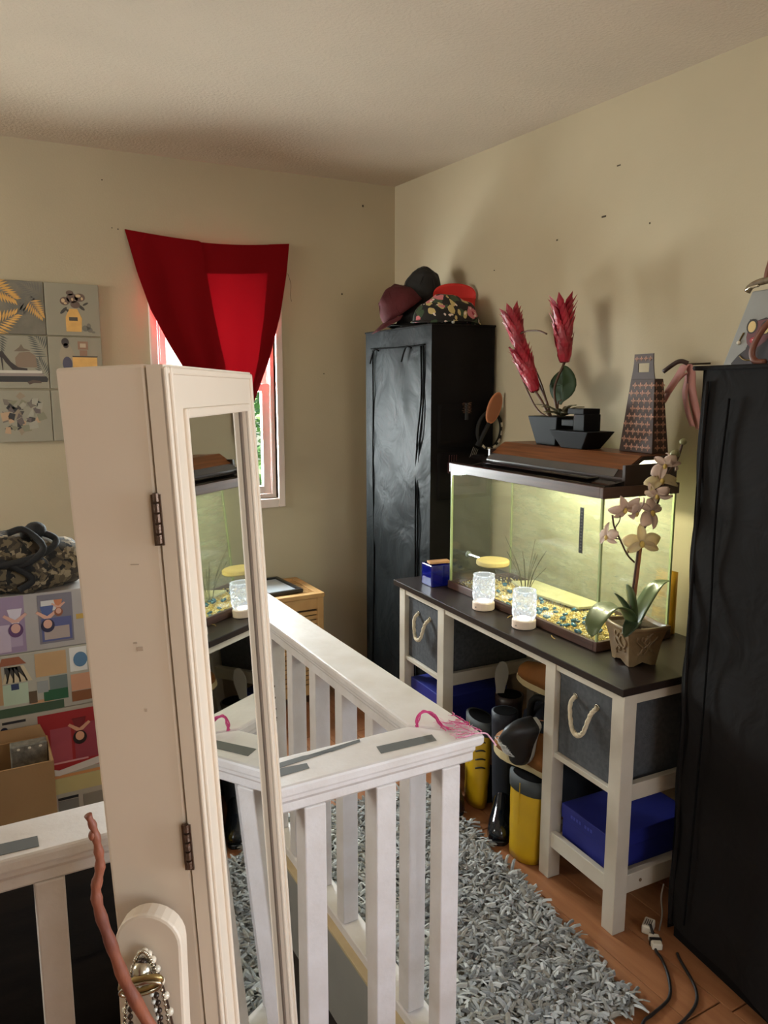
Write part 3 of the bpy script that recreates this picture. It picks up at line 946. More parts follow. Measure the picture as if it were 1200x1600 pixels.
rr = random.Random(5)
for i, c in enumerate([(58, 50, 46), (116, 104, 94), (150, 132, 110), (186, 152, 120), (34, 30, 30), (132, 128, 104), (98, 84, 80), (164, 158, 142)]):
    ps = []
    for k in range(5):
        a = rr.random() * 6.28
        d = 0.38 * rr.random() ** 0.6
        x, y = 0.48 + d * math.cos(a), 0.50 + d * math.sin(a) * 1.05
        n = rr.choice((3, 4))
        a0 = rr.random() * 6.28
        aa = [a0 + 6.28 * (j + 0.35 * rr.random()) / n for j in range(n)]
        L = [0.05 + 0.075 * rr.random() for _ in range(n)]
        q = [(x + L[j] * math.cos(aa[j]), y + L[j] * math.sin(aa[j])) for j in range(n)]
        ps.append([(min(0.98, max(0.02, u)), min(0.98, max(0.02, v))) for u, v in q])
    cp(a5, 'shard_print', ps, c, 0.0003 + 0.0001 * i)
a6 = canvas('pale square canvas mostly hidden behind the armoire, right of bottom row', xc[1], zr[2], M_bgB)
cp(a6, 'pale_leaf_print', palm(0.9, 0.5, 0.5, 2.8, 8), (150, 146, 132), 0.0004)

# ------------------------------------------------------------------ red cloth pinned over the window
M_red = cloth_mat('red_cloth', (124, 8, 16), 0.032)
cur = thing('red_curtain', 'red cloth pinned by two corners and gathered over the window', 'curtain', (1.05, WY - 0.045, 1.05))
def edge(tbl, t):
    for (t0, x0), (t1, x1) in zip(tbl, tbl[1:]):
        if t <= t1:
            f = (t - t0) / (t1 - t0)
            return x0 + (x1 - x0) * f
    return tbl[-1][1]
L_T = [(0, 0.678), (0.16, 0.718), (0.30, 0.765), (0.43, 0.835), (0.54, 0.905), (0.66, 0.99), (0.80, 1.08), (1.0, 1.12)]
R_T = [(0, 1.436), (0.13, 1.418), (0.30, 1.382), (0.48, 1.325), (0.66, 1.245), (0.82, 1.18), (1.0, 1.16)]
def cur_pt(u, t):
    a, b = edge(L_T, t), edge(R_T, t)
    x = a + (b - a) * u
    z = 2.163 - 1.11 * t - 0.026 * math.sin(PI * u) * (1 - t) * (1 if u < 0.42 else 1.15) + 0.006 * u * (1 - t)
    g = t ** 0.7
    y = 0.024 - 0.030 * g * (0.5 + 0.5 * math.sin(u * 9 + 1.2)) - 0.020 * g * math.sin(u * 21 + 3 * t) * 0.5 - 0.014 * math.sin(PI * u) * (1 - t)
    if u < 0.16:
        y -= 0.035 * g * (1 - u / 0.16)
    return (x - 1.05, y, z - 1.05)
MB().grid(cur_pt, 60, 40).build('cloth', M_red, cur, smooth=True)
# the doubled, hemmed cloth: left panel and top band lie over the first layer
def fold_pt(u, t):
    p = Vector(cur_pt(u * (0.43 + 0.14 * t), t * 0.97))
    return p + Vector((0, -0.007, 0))
MB().grid(fold_pt, 30, 30).build('folded_panel', M_red, cur, smooth=True)
def band_pt(u, t):
    p = Vector(cur_pt(0.005 + u * 0.99, 0.002 + t * (0.125 - 0.01 * u)))
    return p + Vector((0, -0.004, 0))
MB().grid(band_pt, 40, 4).build('hem_band', M_red, cur, smooth=True)
def side_pt(u, t):
    p = Vector(cur_pt(0.86 + 0.14 * u, t))
    return p + Vector((0, -0.005, 0))
MB().grid(side_pt, 6, 30).build('side_hem', M_red, cur, smooth=True)
M_thread = mat('loose_thread', (40, 34, 30), 0.9)
MB().tube(smooth_path([(0.372, 0.012, 0.98), (0.385, 0.006, 0.93), (0.383, 0.010, 0.88), (0.388, 0.010, 0.85)], 4), 0.0009, 4).build('loose_thread', M_thread, cur)

# ------------------------------------------------------------------ desk with two open bays
TH = -R(2.38)
TO = Vector((1.444, 1.344, 0))
KO = Vector((1.585, 1.588, 0.715))


def tw(x, y, z, o=None):
    o = o or TO
    return Vector((o.x + x * math.cos(TH) - y * math.sin(TH), o.y + x * math.sin(TH) + y * math.cos(TH), o.z + z))


M_top = mat('espresso_top', (44, 34, 30), 0.36, rgb2=(34, 26, 23), vs=4, stretch=(8, 0.6, 1), spec=0.32)
M_deskw = mat('desk_white', (204, 196, 182), 0.5, rgb2=(188, 178, 162), vs=7, bump=0.05, bs=30)
M_bin = mat('bin_felt', (92, 94, 98), 0.95, rgb2=(78, 80, 84), vs=70, bump=0.15, bs=400, spec=0.1)
M_rope = mat('rope', (214, 200, 172), 0.9, var=0.15, vs=60, bump=0.3, bs=300)
M_blue = mat('blue_box', (30, 38, 128), 0.55, var=0.06, vs=4)
desk = thing('writing_desk', 'long white desk with dark brown top and two open end bays', 'desk', TO, TH)
DL, DD = 1.302, 0.49
MB().box(0, DD, 0, DL, 0.693, 0.715).build('desk_top', M_top, desk, bevel=0.002)
for (y, x) in ((0.006, 0.012), (0.285, 0.012), (0.920, 0.012), (1.225, 0.012), (0.006, DD - 0.057), (0.285, DD - 0.057), (0.920, DD - 0.057), (1.225, DD - 0.057)):
    MB().box(x, x + 0.045, y, y + 0.045, 0, 0.693).build('leg', M_deskw, desk, bevel=0.002)
ap = MB().box(0.016, 0.034, 0.051, 0.285, 0.668, 0.693)
ap.build('apron', M_deskw, desk, bevel=0.0015)
MB().box(0.016, 0.034, 0.330, 0.920, 0.668, 0.693).build('apron', M_deskw, desk, bevel=0.0015)
MB().box(0.016, 0.034, 0.965, 1.225, 0.668, 0.693).build('apron', M_deskw, desk, bevel=0.0015)
for y in (0.010, 1.228):
    MB().box(0.057, DD - 0.057, y, y + 0.018, 0.663, 0.693).build('apron', M_deskw, desk, bevel=0.0015)
for (a, b) in ((0.051, 0.285), (0.965, 1.225)):
    MB().box(0.018, 0.034, a, b, 0.396, 0.412).build('bin_rail', M_deskw, desk, bevel=0.0015)
    for y in (a - 0.035, b + 0.012):
        MB().box(0.057, DD - 0.057, y, y + 0.02, 0.380, 0.428).build('side_rail', M_deskw, desk, bevel=0.0015)
        MB().box(0.057, DD - 0.057, y, y + 0.02, 0.105, 0.160).build('side_rail', M_deskw, desk, bevel=0.0015)
    MB().box(0.018, 0.036, a, b, 0.105, 0.155).build('shelf_rail', M_deskw, desk, bevel=0.0015)
    MB().box(0.036, DD - 0.03, a, b, 0.130, 0.142).build('shelf_board', M_deskw, desk)
    MB().box(0.036, DD - 0.03, a, b, 0.392, 0.4055).build('bin_shelf', M_deskw, desk)
M_screw = mat('screw_brown', (110, 90, 66), 0.6)
MB().tube([(0.115, 0.0165, 0.132), (0.115, 0.0145, 0.132)], 0.005, 10).build('screw_cap', M_screw, desk)

# fabric bins
def fabric_bin(label, y0, y1, z0, z1):
    p = tw(0.03, (y0 + y1) / 2, z0)
    t = thing('fabric_bin', label, 'storage bin', p, TH, 'grey fabric bins in the desk')
    w = (y1 - y0) / 2
    d = 0.40
    h = z1 - z0
    th = 0.006
    s = MB()
    def gx(y, z):
        return 0.004 * math.sin(PI * (y / w + 1) / 2) * math.sin(PI * z / h)
    s.box(0, th, -w, w, 0, h)
    s.box(d - th, d, -w, w, 0, h)
    s.box(th, d - th, -w, -w + th, 0, h)
    s.box(th, d - th, w - th, w, 0, h)
    s.box(th, d - th, -w + th, w - th, 0, th)
    s.build('bin_body', M_bin, t, bevel=0.003)
    e = MB()
    e.box(-0.002, 0.001, -w, w, h - 0.010, h - 0.002)
    e.build('seam', M_bin, t)
    hw = min(0.045, w * 0.42)
    pts = smooth_path([(-0.001, hw, h * 0.80), (-0.022, hw * 0.92, h * 0.72), (-0.030, hw * 0.55, h * 0.50), (-0.032, 0, h * 0.43), (-0.030, -hw * 0.55, h * 0.50), (-0.022, -hw * 0.92, h * 0.72), (-0.001, -hw, h * 0.80)], 8)
    r = MB()
    for s_ in range(3):            # three twisted strands
        q = []
        for i, p_ in enumerate(pts):
            a = i * 0.75 + s_ * 2 * PI / 3
            q.append(Vector(p_) + Vector((math.cos(a) * 0.0036, 0, math.sin(a) * 0.0036)) + Vector((0, math.sin(a + 1) * 0.001, 0)))
        r.tube(q, 0.0046, 6)
    r.build('rope_handle', M_rope, t, smooth=True)
    for sy in (-hw, hw):
        g = MB()
        for rad, x in ((0.0078, -0.002),):
            ring = [(x, sy + rad * math.cos(a), h * 0.80 + rad * math.sin(a)) for a in [2 * PI * k / 20 for k in range(21)]]
            g.tube(ring, 0.0022, 6, cap=False)
        g.build('grommet', M_silver, t, smooth=True)
    return t


fabric_bin('grey fabric bin with rope handle in the near bay of the desk', 0.054, 0.282, 0.4125, 0.664)
fabric_bin('grey fabric bin with rope handle in the far bay of the desk', 0.968, 1.222, 0.4125, 0.660)

# blue shoe boxes
def blue_box(label, x0, x1, y0, y1, z0, z1, text=False):
    t = thing('shoe_box', label, 'box', tw((x0 + x1) / 2, (y0 + y1) / 2, z0), TH, 'blue shoe boxes')
    a, b = (x1 - x0) / 2, (y1 - y0) / 2
    h = z1 - z0
    MB().box(-a + 0.003, a - 0.003, -b + 0.003, b - 0.003, 0, h - 0.03).build('box_base', M_blue, t, bevel=0.001)
    MB().box(-a, a, -b, b, h - 0.045, h).build('lid', M_blue, t, bevel=0.002)
    if text:
        m_ = pr((62, 72, 170))
        for k in range(8):
            if k == 4:
                continue
            q = MB().box(-a - 0.0006, -a + 0.0002, 0.055 - k * 0.012, 0.063 - k * 0.012, h - 0.028, h - 0.018)
            q.build('printed_letter', m_, t)
    return t


blue_box('dark blue shoe box on the lower shelf of the near desk bay', 0.045, 0.36, 0.062, 0.272, 0.1425, 0.250, True)
blue_box('dark blue shoe box on the lower shelf of the far desk bay', 0.04, 0.34, 0.970, 1.220, 0.1425, 0.320)

# ------------------------------------------------------------------ aquarium
M_trim = wood_mat('tank_trim', (92, 64, 54), (66, 46, 40), (1, 1, 14), 6, rough=0.4)
M_trim_s = M_trim
M_tankglass = glass_mat('tank_glass', (0.985, 0.995, 0.98), 0.045)
M_tankdirty = glass_mat('tank_glass_stained', (0.98, 0.99, 0.97), 0.05, haze=0.32, haze_rgb=(206, 210, 186), streak=(1, 0.8, 3.5))
M_tankfront = glass_mat('tank_front_glass', (0.99, 0.998, 0.985), 0.045, haze=0.035, haze_rgb=(214, 218, 190), streak=(1, 0.7, 4))
M_edge = mat('glass_edge', (168, 182, 132), 0.2, spec=0.8, emit=0.0)
M_lid = mat('glossy_black_plastic', (24, 19, 18), 0.12, spec=0.6, coat=0.4)
M_hoodwood = wood_mat('hood_wood', (134, 82, 46), (92, 54, 30), (14, 0.7, 8), 6, rough=0.4)
M_hoodbrown = mat('hood_brown', (50, 34, 28), 0.35, spec=0.5)
M_alu = mat('hood_strip', (150, 154, 160), 0.22, metal=0.9)
TL, TD, TZ = 0.842, 0.30, 0.489
tank = thing('aquarium', 'glass fish tank with wood grain trim and lit hood on the desk', 'aquarium', KO, TH)
def ringbox(mb, x0, x1, y0, y1, t, z0, z1):
    mb.box(x0, x1, y0, y0 + t, z0, z1)
    mb.box(x0, x1, y1 - t, y1, z0, z1)
    mb.box(x0, x0 + t, y0 + t, y1 - t, z0, z1)
    mb.box(x1 - t, x1, y0 + t, y1 - t, z0, z1)
    return mb
ringbox(MB(), 0, TD, 0, TL, 0.013, 0.001, 0.030).build('bottom_trim', M_trim, tank, bevel=0.0015)
ringbox(MB(), 0, TD, 0, TL, 0.013, TZ - 0.033, TZ).build('top_trim', M_trim, tank, bevel=0.0015)
g = 0.006
MB().box(g, TD - g, g, TL - g, 0.006, 0.012).build('glass_floor', M_tankglass, tank)
MB().box(g, g + 0.005, g, TL - g, 0.012, TZ - 0.01).build('front_pane', M_tankfront, tank)
MB().box(TD - g - 0.005, TD - g, g, TL - g, 0.012, TZ - 0.01).build('back_pane', M_tankdirty, tank)
MB().box(g + 0.005, TD - g - 0.005, g, g + 0.005, 0.012, TZ - 0.01).build('side_pane', M_tankfront, tank)
MB().box(g + 0.005, TD - g - 0.005, TL - g - 0.005, TL - g, 0.012, TZ - 0.01).build('side_pane', M_tankglass, tank)
for (x, y) in ((g, g), (g, TL - g - 0.006), (TD - g - 0.006, g), (TD - g - 0.006, TL - g - 0.006)):
    MB().box(x - 0.0006, x + 0.0066, y - 0.0006, y + 0.0066, 0.012, TZ - 0.034).build('silicone_seam', M_edge, tank)
# lid: glossy canopy sloping up to the hood
ld = MB()
ld.prism([(0.006, TZ - 0.004), (0.012, TZ + 0.004), (0.085, TZ + 0.018), (0.100, TZ + 0.028), (TD - 0.008, TZ + 0.028), (TD - 0.008, TZ - 0.004)], lambda u, v, d: (u, d, v), 0.70, TL - 0.006)
ld.prism([(0.006, TZ - 0.004), (0.012, TZ + 0.004), (0.085, TZ + 0.016), (0.085, TZ - 0.004)], lambda u, v, d: (u, d, v), 0.006, 0.70)
ld.build('canopy_lid', M_lid, tank, bevel=0.002)
rim = MB()
rim.box(0.030, 0.075, 0.10, 0.66, TZ + 0.012, TZ + 0.0185)
rim.build('feeding_flap', M_lid, tank, bevel=0.003)
hd_ = MB()
hd_.prism([(0.086, TZ - 0.004), (0.086, TZ + 0.022), (0.102, TZ + 0.042), (0.165, TZ + 0.081), (0.292, TZ + 0.081), (0.292, TZ - 0.004), (0.282, TZ - 0.004), (0.282, TZ + 0.070), (0.168, TZ + 0.070), (0.108, TZ + 0.034), (0.094, TZ + 0.018), (0.094, TZ - 0.004)],
          lambda u, v, d: (u, d, v), 0.018, 0.72)
hd_.box(0.086, 0.292, 0.006, 0.018, TZ - 0.004, TZ + 0.060)
hd_.box(0.094, 0.282, 0.708, 0.720, TZ - 0.004, TZ + 0.060)
hood = hd_.build('light_hood', M_hoodbrown, tank, bevel=0.0015)
ht = MB()
ht.prism([(0.104, TZ + 0.0435), (0.165, TZ + 0.0815), (0.291, TZ + 0.0815), (0.291, TZ + 0.0835), (0.164, TZ + 0.0835), (0.1028, TZ + 0.0455)], lambda u, v, d: (u, d, v), 0.024, 0.716)
ht.build('wood_top', M_hoodwood, hood)
st_ = MB()
st_.prism([(0.0855, TZ + 0.0225), (0.102, TZ + 0.0425), (0.1005, TZ + 0.0445), (0.0835, TZ + 0.0235)], lambda u, v, d: (u, d, v), 0.05, 0.714)
st_.build('front_strip', M_alu, hood)
M_tube = mat('fluorescent_tube', (250, 250, 215), 0.4, emit=150.0, emit_rgb=(250, 250, 206))
MB().tube([(0.19, 0.09, TZ + 0.030), (0.19, 0.50, TZ + 0.030)], 0.011, 12).build('light_tube', M_tube, hood, smooth=True)
# strip thermometer
th_ = MB().box(g - 0.0012, g - 0.0002, 0.083, 0.099, 0.282, 0.420).build('strip_thermometer', mat('black_label', (18, 18, 18), 0.4), tank)
mk = pr((84, 84, 78))
for k in range(13):
    MB().box(g - 0.0016, g - 0.0011, 0.087, 0.0945, 0.291 + k * 0.0096, 0.2945 + k * 0.0096).build('printed_degree', mk, th_)

# gravel bed and what lies in it
TMz = KO.z
M_grav = island_mat('gravel_mix', [(226, 204, 128), (236, 224, 168), (208, 180, 96), (240, 236, 206), (222, 196, 110), (196, 168, 92)], 0.55)
gv = MB()
rr = random.Random(3)
def gz(x, y):
    return 0.014 + 0.020 * (0.5 + 0.5 * math.sin(y * 9 + 1)) * max(0.2, 1 - abs(x - 0.10) * 4) * (1.0 if y < 0.68 else 0.3)
def pebble(mb, c, r, rr):
    q = Matrix.Rotation(rr.random() * 6.28, 3, 'Z') @ Matrix.Rotation(rr.random() * 3.1, 3, 'X')
    s = [r * (0.7 + 0.6 * rr.random()) for _ in range(6)]
    vs = [(s[0], 0, 0), (-s[1], 0, 0), (0, s[2], 0), (0, -s[3], 0), (0, 0, s[4]), (0, 0, -s[5])]
    mb.add([Vector(c) + q @ Vector(v) for v in vs], [(0, 2, 4), (2, 1, 4), (1, 3, 4), (3, 0, 4), (2, 0, 5), (1, 2, 5), (3, 1, 5), (0, 3, 5)])
for k in range(9000):
    x = 0.014 + 0.272 * rr.random()
    y = 0.016 + 0.81 * rr.random()
    dens = 1.0 if y < 0.55 else (0.75 if y < 0.70 else 0.30)
    if x > 0.20 and y > 0.30:
        dens *= 0.25
    if rr.random() > dens:
        continue
    pebble(gv, (x, y, gz(x, y) * (0.55 + 0.45 * rr.random()) + 0.003), 0.0028 + 0.0018 * rr.random(), rr)
go = gv.build('aquarium_gravel', M_grav, None, loc=KO, rot=(0, 0, TH))
tag(go, 'yellow and cream gravel spread on the floor of the fish tank', 'gravel')
go['kind'] = 'stuff'
M_gem = mat('blue_glass_gem', (24, 96, 128), 0.12, var=0.4, vs=40, spec=0.8)
gm = MB().ball((0, 0, 0), (0.011, 0.0085, 0.0055), 10, 6).build('glass_gem', M_gem, None, smooth=True)
gl = 'flat blue glass gem lying on the gravel of the fish tank'
for k in range(58):
    o = gm if k == 0 else gm.copy()
    if k:
        col.objects.link(o)
    x = 0.018 + 0.18 * rr.random() ** 1.3
    y = 0.025 + 0.66 * rr.random()
    o.location = tw(x, y, gz(x, y) + 0.006, KO)
    o.rotation_euler = (rr.uniform(-0.5, 0.5), rr.uniform(-0.5, 0.5), rr.random() * 6.28)
    s_ = 0.75 + 0.5 * rr.random()
    o.scale = (s_, s_, s_)
    tag(o, gl, 'gem', 'blue glass gems in the fish tank')
# floating wooden disc on a suction arm
dk = thing('round_platform', 'round pale yellow platform fixed inside the far end of the fish tank', 'platform', tw(0.085, 0.66, 0.12, KO), TH)
MB().lathe([(0.058, 0.0), (0.062, 0.004), (0.062, 0.016), (0.058, 0.020)], 32).build('disc', mat('disc_wood', (214, 190, 126), 0.6, var=0.08, vs=14), dk, bevel=0.001)
MB().tube([(0, 0.06, 0.008), (0, 0.165, 0.008)], 0.005, 8).build('bracket', mat('clear_plastic', (190, 205, 200), 0.2, trans=0.6), dk)
MB().lathe([(0.014, 0), (0.010, 0.006), (0.004, 0.010)], 14, M=Matrix.Translation((0, 0.168, 0.008)) @ Matrix.Rotation(PI / 2, 4, 'X')).build('suction_cup', mat('cup_plastic', (180, 195, 190), 0.2, trans=0.6), dk, smooth=True)
# pale slate lying on the gravel at the back
sl = MB()
sl.prism([(0.19, 0.30), (0.285, 0.28), (0.285, 0.66), (0.20, 0.70), (0.17, 0.52)], lambda u, v, d: (u, v, d + 0.03 * (u - 0.17)), 0.026, 0.036)
so = sl.build('flat_stone', mat('pale_stone', (186, 182, 140), 0.7, var=0.12, vs=14, bump=0.3, bs=40), None, loc=KO, rot=(0, 0, TH), bevel=0.003)
tag(so, 'flat pale stone slab lying at the back of the fish tank', 'stone')
# thin dark twigs
tg = thing('dry_twigs', 'thin dark dry twigs standing behind the round platform in the fish tank', 'twigs', tw(0.18, 0.58, 0.014, KO), TH)
M_twig = mat('dark_twig', (62, 58, 44), 0.8)
for k in range(12):
    a = rr.uniform(-0.9, 0.9)
    b_ = rr.uniform(-0.5, 0.5)
    L = rr.uniform(0.10, 0.22)
    MB().tube(smooth_path([(0, 0.02 * a, 0), (0.02 * b_, 0.06 * a, L * 0.5), (0.05 * b_, 0.15 * a, L)], 4), 0.0011, 5).build('twig', M_twig, tg)
cl = thing('white_shell', 'small white shell on the gravel below the round platform', 'shell', tw(0.06, 0.73, 0.022, KO), TH)
MB().ball((0, 0, 0.004), (0.020, 0.010, 0.007), 14, 8, fn=lambda p: p * (1 + 0.15 * math.sin(p.x * 900))).build('shell_body', mat('shell_white', (226, 222, 206), 0.4), cl, smooth=True)

# ------------------------------------------------------------------ things on the desk
M_lampbase = mat('lamp_base', (222, 200, 182), 0.4)
M_led = mat('lamp_led', (255, 255, 255), 0.3, emit=6.0, emit_rgb=(236, 246, 255))
def crystal_mat():
    m = glass_mat('crystal_acrylic', (0.86, 0.90, 0.92), 0.34, haze=0.05, haze_rgb=(240, 244, 246), streak=(1, 1, 1))
    nt = m.node_tree
    out = [n for n in nt.nodes if n.type == 'OUTPUT_MATERIAL'][0]
    src = out.inputs[0].links[0].from_socket
    em = nt.nodes.new('ShaderNodeEmission')
    em.inputs[0].default_value = (0.92, 0.97, 1.0, 1)
    em.inputs[1].default_value = 0.17
    ad = nt.nodes.new('ShaderNodeAddShader')
    nt.links.new(src, ad.inputs[0])
    nt.links.new(em.outputs[0], ad.inputs[1])
    nt.links.new(ad.outputs[0], out.inputs[0])
    return m
M_crystal = crystal_mat()
M_cryst_dark = mat('crystal_groove', (120, 126, 128), 0.1, spec=1.0, metal=0.6)
def crystal_lamp(label, x, y):
    t = thing('crystal_lamp', label, 'lamp', tw(x, y, 0.7155), TH)
    MB().lathe([(0.036, 0), (0.039, 0.002), (0.039, 0.026), (0.036, 0.029)], 32).build('lamp_base', M_lampbase, t, smooth=False, bevel=0.001)
    MB().lathe([(0.004, 0.029), (0.020, 0.0295), (0.020, 0.033), (0.004, 0.0335)], 20).build('led', M_led, t)
    # faceted diamond wall
    n, rows, h0, h1 = 14, 6, 0.030, 0.124
    vs, fs = [], []
    for j in range(rows + 1):
        z = h0 + (h1 - h0) * j / rows
        for i in range(n):
            a = 2 * PI * (i + 0.5 * (j % 2)) / n
            r = 0.0395 if 0 < j < rows else 0.036
            vs.append((r * math.cos(a), r * math.sin(a), z))
    base_i = len(vs)
    def idx(j, i):
        return j * n + i % n
    for j in range(rows):
        for i in range(n):
            if j % 2 == 0:
                tri = [(idx(j, i), idx(j, i + 1), idx(j + 1, i)), (idx(j + 1, i), idx(j, i + 1), idx(j + 1, i + 1))]
            else:
                tri = [(idx(j, i), idx(j + 1, i + 1), idx(j + 1, i)), (idx(j, i), idx(j, i + 1), idx(j + 1, i + 1))]
            for q in tri:           # a pit in the middle of every facet
                c = sum((Vector(vs[k]) for k in q), Vector()) / 3
                rad = Vector((c.x, c.y, 0)).normalized()
                c = c - rad * 0.0045
                vs.append(tuple(c))
                k = len(vs) - 1
                fs += [(q[0], q[1], k), (q[1], q[2], k), (q[2], q[0], k)]
    fs.append(tuple(rows * n + i for i in range(n)))
    MB().add(vs, fs).build('crystal_shade', M_crystal, t)
    r_ = MB()
    c = [(0.0365 * math.cos(a), 0.0365 * math.sin(a), 0.124) for a in [2 * PI * k / 32 for k in range(33)]]
    r_.tube(c, 0.0022, 6, cap=False)
    r_.build('top_ring', M_crystal, t, smooth=True)
    MB().tube([(-0.039, -0.010, 0.013), (-0.0405, -0.0105, 0.013)], 0.003, 8).build('switch', pr((160, 150, 140)), t)


crystal_lamp('glowing crystal table lamp nearer the blue glass cube on the desk', 0.090, 0.780)
crystal_lamp('glowing crystal table lamp nearer the orchid on the desk', 0.090, 0.545)

M_cobalt = mat('cobalt_glass', (20, 30, 150), 0.05, spec=0.8, trans=0.55, coat=0.5)
t = thing('blue_glass_cube', 'cobalt blue glass cube holder on the far corner of the desk', 'candle holder', tw(0.115, 1.155, 0.7155), TH)
c = MB()
ringbox(c, -0.043, 0.043, -0.043, 0.043, 0.006, 0.0, 0.086)
c.box(-0.037, 0.037, -0.037, 0.037, 0.0, 0.008)
c.build('glass_cube', M_cobalt, t, bevel=0.003)
MB().box(-0.030, 0.030, -0.030, 0.030, 0.010, 0.05).build('wax', mat('blue_wax', (16, 20, 90), 0.6), t, bevel=0.006)
t2 = thing('wood_offcut', 'small pale wooden piece resting across the blue glass cube', 'wood piece', tw(0.115, 1.155, 0.8015), TH)
MB().prism([(-0.04, -0.018), (0.05, -0.030), (0.056, 0.010), (-0.03, 0.022)], lambda u, v, d: (u, v, d), 0.0008, 0.010).build('block', mat('pale_wood', (186, 138, 92), 0.6, var=0.15, vs=12), t2, bevel=0.002)
# scraps on the desk
for (x, y, a) in ((0.115, 0.655, 0.4), (0.105, 0.415, 1.2)):
    s_ = MB().tube([(-0.018, 0, 0.0022), (0.0, 0.003, 0.0024), (0.018, -0.002, 0.0022)], 0.0014, 5)
    o = s_.build('straw_scrap', mat('straw', (190, 160, 96), 0.7), None, loc=tw(x, y, 0.7155), rot=(0, 0, a))
    tag(o, 'tiny straw scrap on the desk beside the %s crystal lamp' % ('far' if y > 0.6 else 'near'), 'scrap')

# ------------------------------------------------------------------ orchid in its square pot
M_pot = mat('pot_ceramic', (140, 116, 82), 0.45, rgb2=(108, 84, 56), vs=14, bump=0.15, bs=30, coat=0.2)
M_leaf = mat('orchid_leaf', (92, 104, 66), 0.35, rgb2=(66, 82, 48), vs=8, coat=0.3)
M_leaf_d = mat('orchid_leaf_dark', (44, 60, 38), 0.35, coat=0.3)
M_stem = mat('orchid_stem', (74, 50, 40), 0.6)
M_stake = mat('bamboo_stake', (150, 98, 62), 0.6, var=0.1, vs=20)
M_petal = cloth_mat('orchid_petal', (222, 200, 186), 0.3, 0.6)
M_petal_y = cloth_mat('orchid_petal_cream', (226, 210, 170), 0.3, 0.6)
M_lip = mat('orchid_lip', (206, 178, 96), 0.5)
PO = Vector((1.632, 1.487, 0.7155))
orc = thing('potted_orchid', 'white orchid tied to a bamboo stake in a square ceramic pot', 'potted plant', PO, R(-14))
IR = Matrix.Rotation(R(14), 4, 'Z')


def ow(x, z, y=1.487):
    """world position -> orchid frame"""
    return IR @ (Vector((x, y, z)) - PO)


pt = MB()
rings = []
for (h, z) in ((0.046, 0.006), (0.050, 0.030), (0.056, 0.070), (0.064, 0.100), (0.072, 0.112), (0.072, 0.118), (0.064, 0.118), (0.058, 0.104)):
    ring = []
    for k in range(4):
        a0 = PI / 4 + k * PI / 2
        for s in range(6):
            f = s / 6
            p0 = Vector((math.cos(a0), math.sin(a0))) * h * 1.414
            p1 = Vector((math.cos(a0 + PI / 2), math.sin(a0 + PI / 2))) * h * 1.414
            p = p0.lerp(p1, f)
            zz = z
            if z < 0.01:
                zz = 0.0 if f < 0.25 or f > 0.72 else 0.010     # little feet
            if z > 0.11:
                zz = z - 0.004 * math.sin(PI * f)
            ring.append((p.x * 0.94, p.y * 0.94, zz))
    rings.append(ring)
pt.rings(rings)
pot = pt.build('pot', M_pot, orc, smooth=False, bevel=0.001)
vn = MB()
rr = random.Random(11)
for side in range(4):
    a = side * PI / 2
    q = Matrix.Rotation(a, 4, 'Z')
    for k in range(5):
        pts = []
        x0 = rr.uniform(-0.03, 0.03)
        z0 = rr.uniform(0.015, 0.05)
        for s in range(6):
            z = z0 + s * 0.011
            x = x0 + 0.012 * math.sin(s * 1.1 + k * 2)
            off = (0.046 + (z - 0.006) * 0.18) * 0.945
            pts.append(q @ Vector((max(-0.045, min(0.045, x)), -off, z)))
        vn.tube(smooth_path(pts, 3), 0.0035, 5)
vn.build('relief_vine', M_pot, pot, smooth=True)
MB().prism([(-0.055, -0.055), (0.055, -0.055), (0.055, 0.055), (-0.055, 0.055)], lambda u, v, d: (u, v, d), 0.098, 0.106).build('soil', mat('soil', (70, 52, 36), 0.95, var=0.4, vs=60, bump=0.6, bs=120), orc)


def leaf(path, w, m, name='leaf', parent=None, roll=0.0):
    P = smooth_path(path, 6)
    n = len(P)
    mb = MB()
    rows = []
    for i, p in enumerate(P):
        t = (P[min(n - 1, i + 1)] - P[max(0, i - 1)]).normalized()
        s = t.cross(Vector((math.sin(roll), 0, math.cos(roll))))
        s = s.normalized() if s.length > 1e-4 else Vector((1, 0, 0))
        nn = s.cross(t)
        f = i / (n - 1)
        ww = w * (math.sin(PI * min(1, 0.12 + f * 0.88)) ** 0.55) if f < 1 else 0.002
        rows.append([p - s * ww + nn * ww * 0.25, p - s * ww * 0.5 + nn * ww * 0.06, p, p + s * ww * 0.5 + nn * ww * 0.06, p + s * ww + nn * ww * 0.25])
    mb.rings(rows, close=False, cap=False)
    return mb.build(name, m, parent, smooth=True, solid=0.002)


leaf([ow(1.62, 0.815), ow(1.58, 0.87), ow(1.52, 0.885), ow(1.45, 0.862, 1.46), ow(1.43, 0.830, 1.45)], 0.034, M_leaf, parent=orc)
leaf([ow(1.62, 0.815), ow(1.60, 0.86), ow(1.565, 0.905), ow(1.545, 0.925)], 0.022, M_leaf_d, parent=orc, roll=0.9)
leaf([ow(1.62, 0.815), ow(1.612, 0.87), ow(1.60, 0.92), ow(1.592, 0.945)], 0.024, M_leaf, parent=orc, roll=1.2)
leaf([ow(1.63, 0.815), ow(1.66, 0.87), ow(1.71, 0.925), ow(1.76, 0.935)], 0.028, M_leaf, parent=orc, roll=-0.3)
leaf([ow(1.625, 0.815), ow(1.585, 0.845, 1.45), ow(1.55, 0.84, 1.43), ow(1.52, 0.822, 1.42)], 0.022, M_leaf_d, parent=orc)
MB().tube([ow(1.612, 0.80), ow(1.640, 1.085)], [0.0052, 0.0045], 10).build('stake', M_stake, orc, smooth=True)
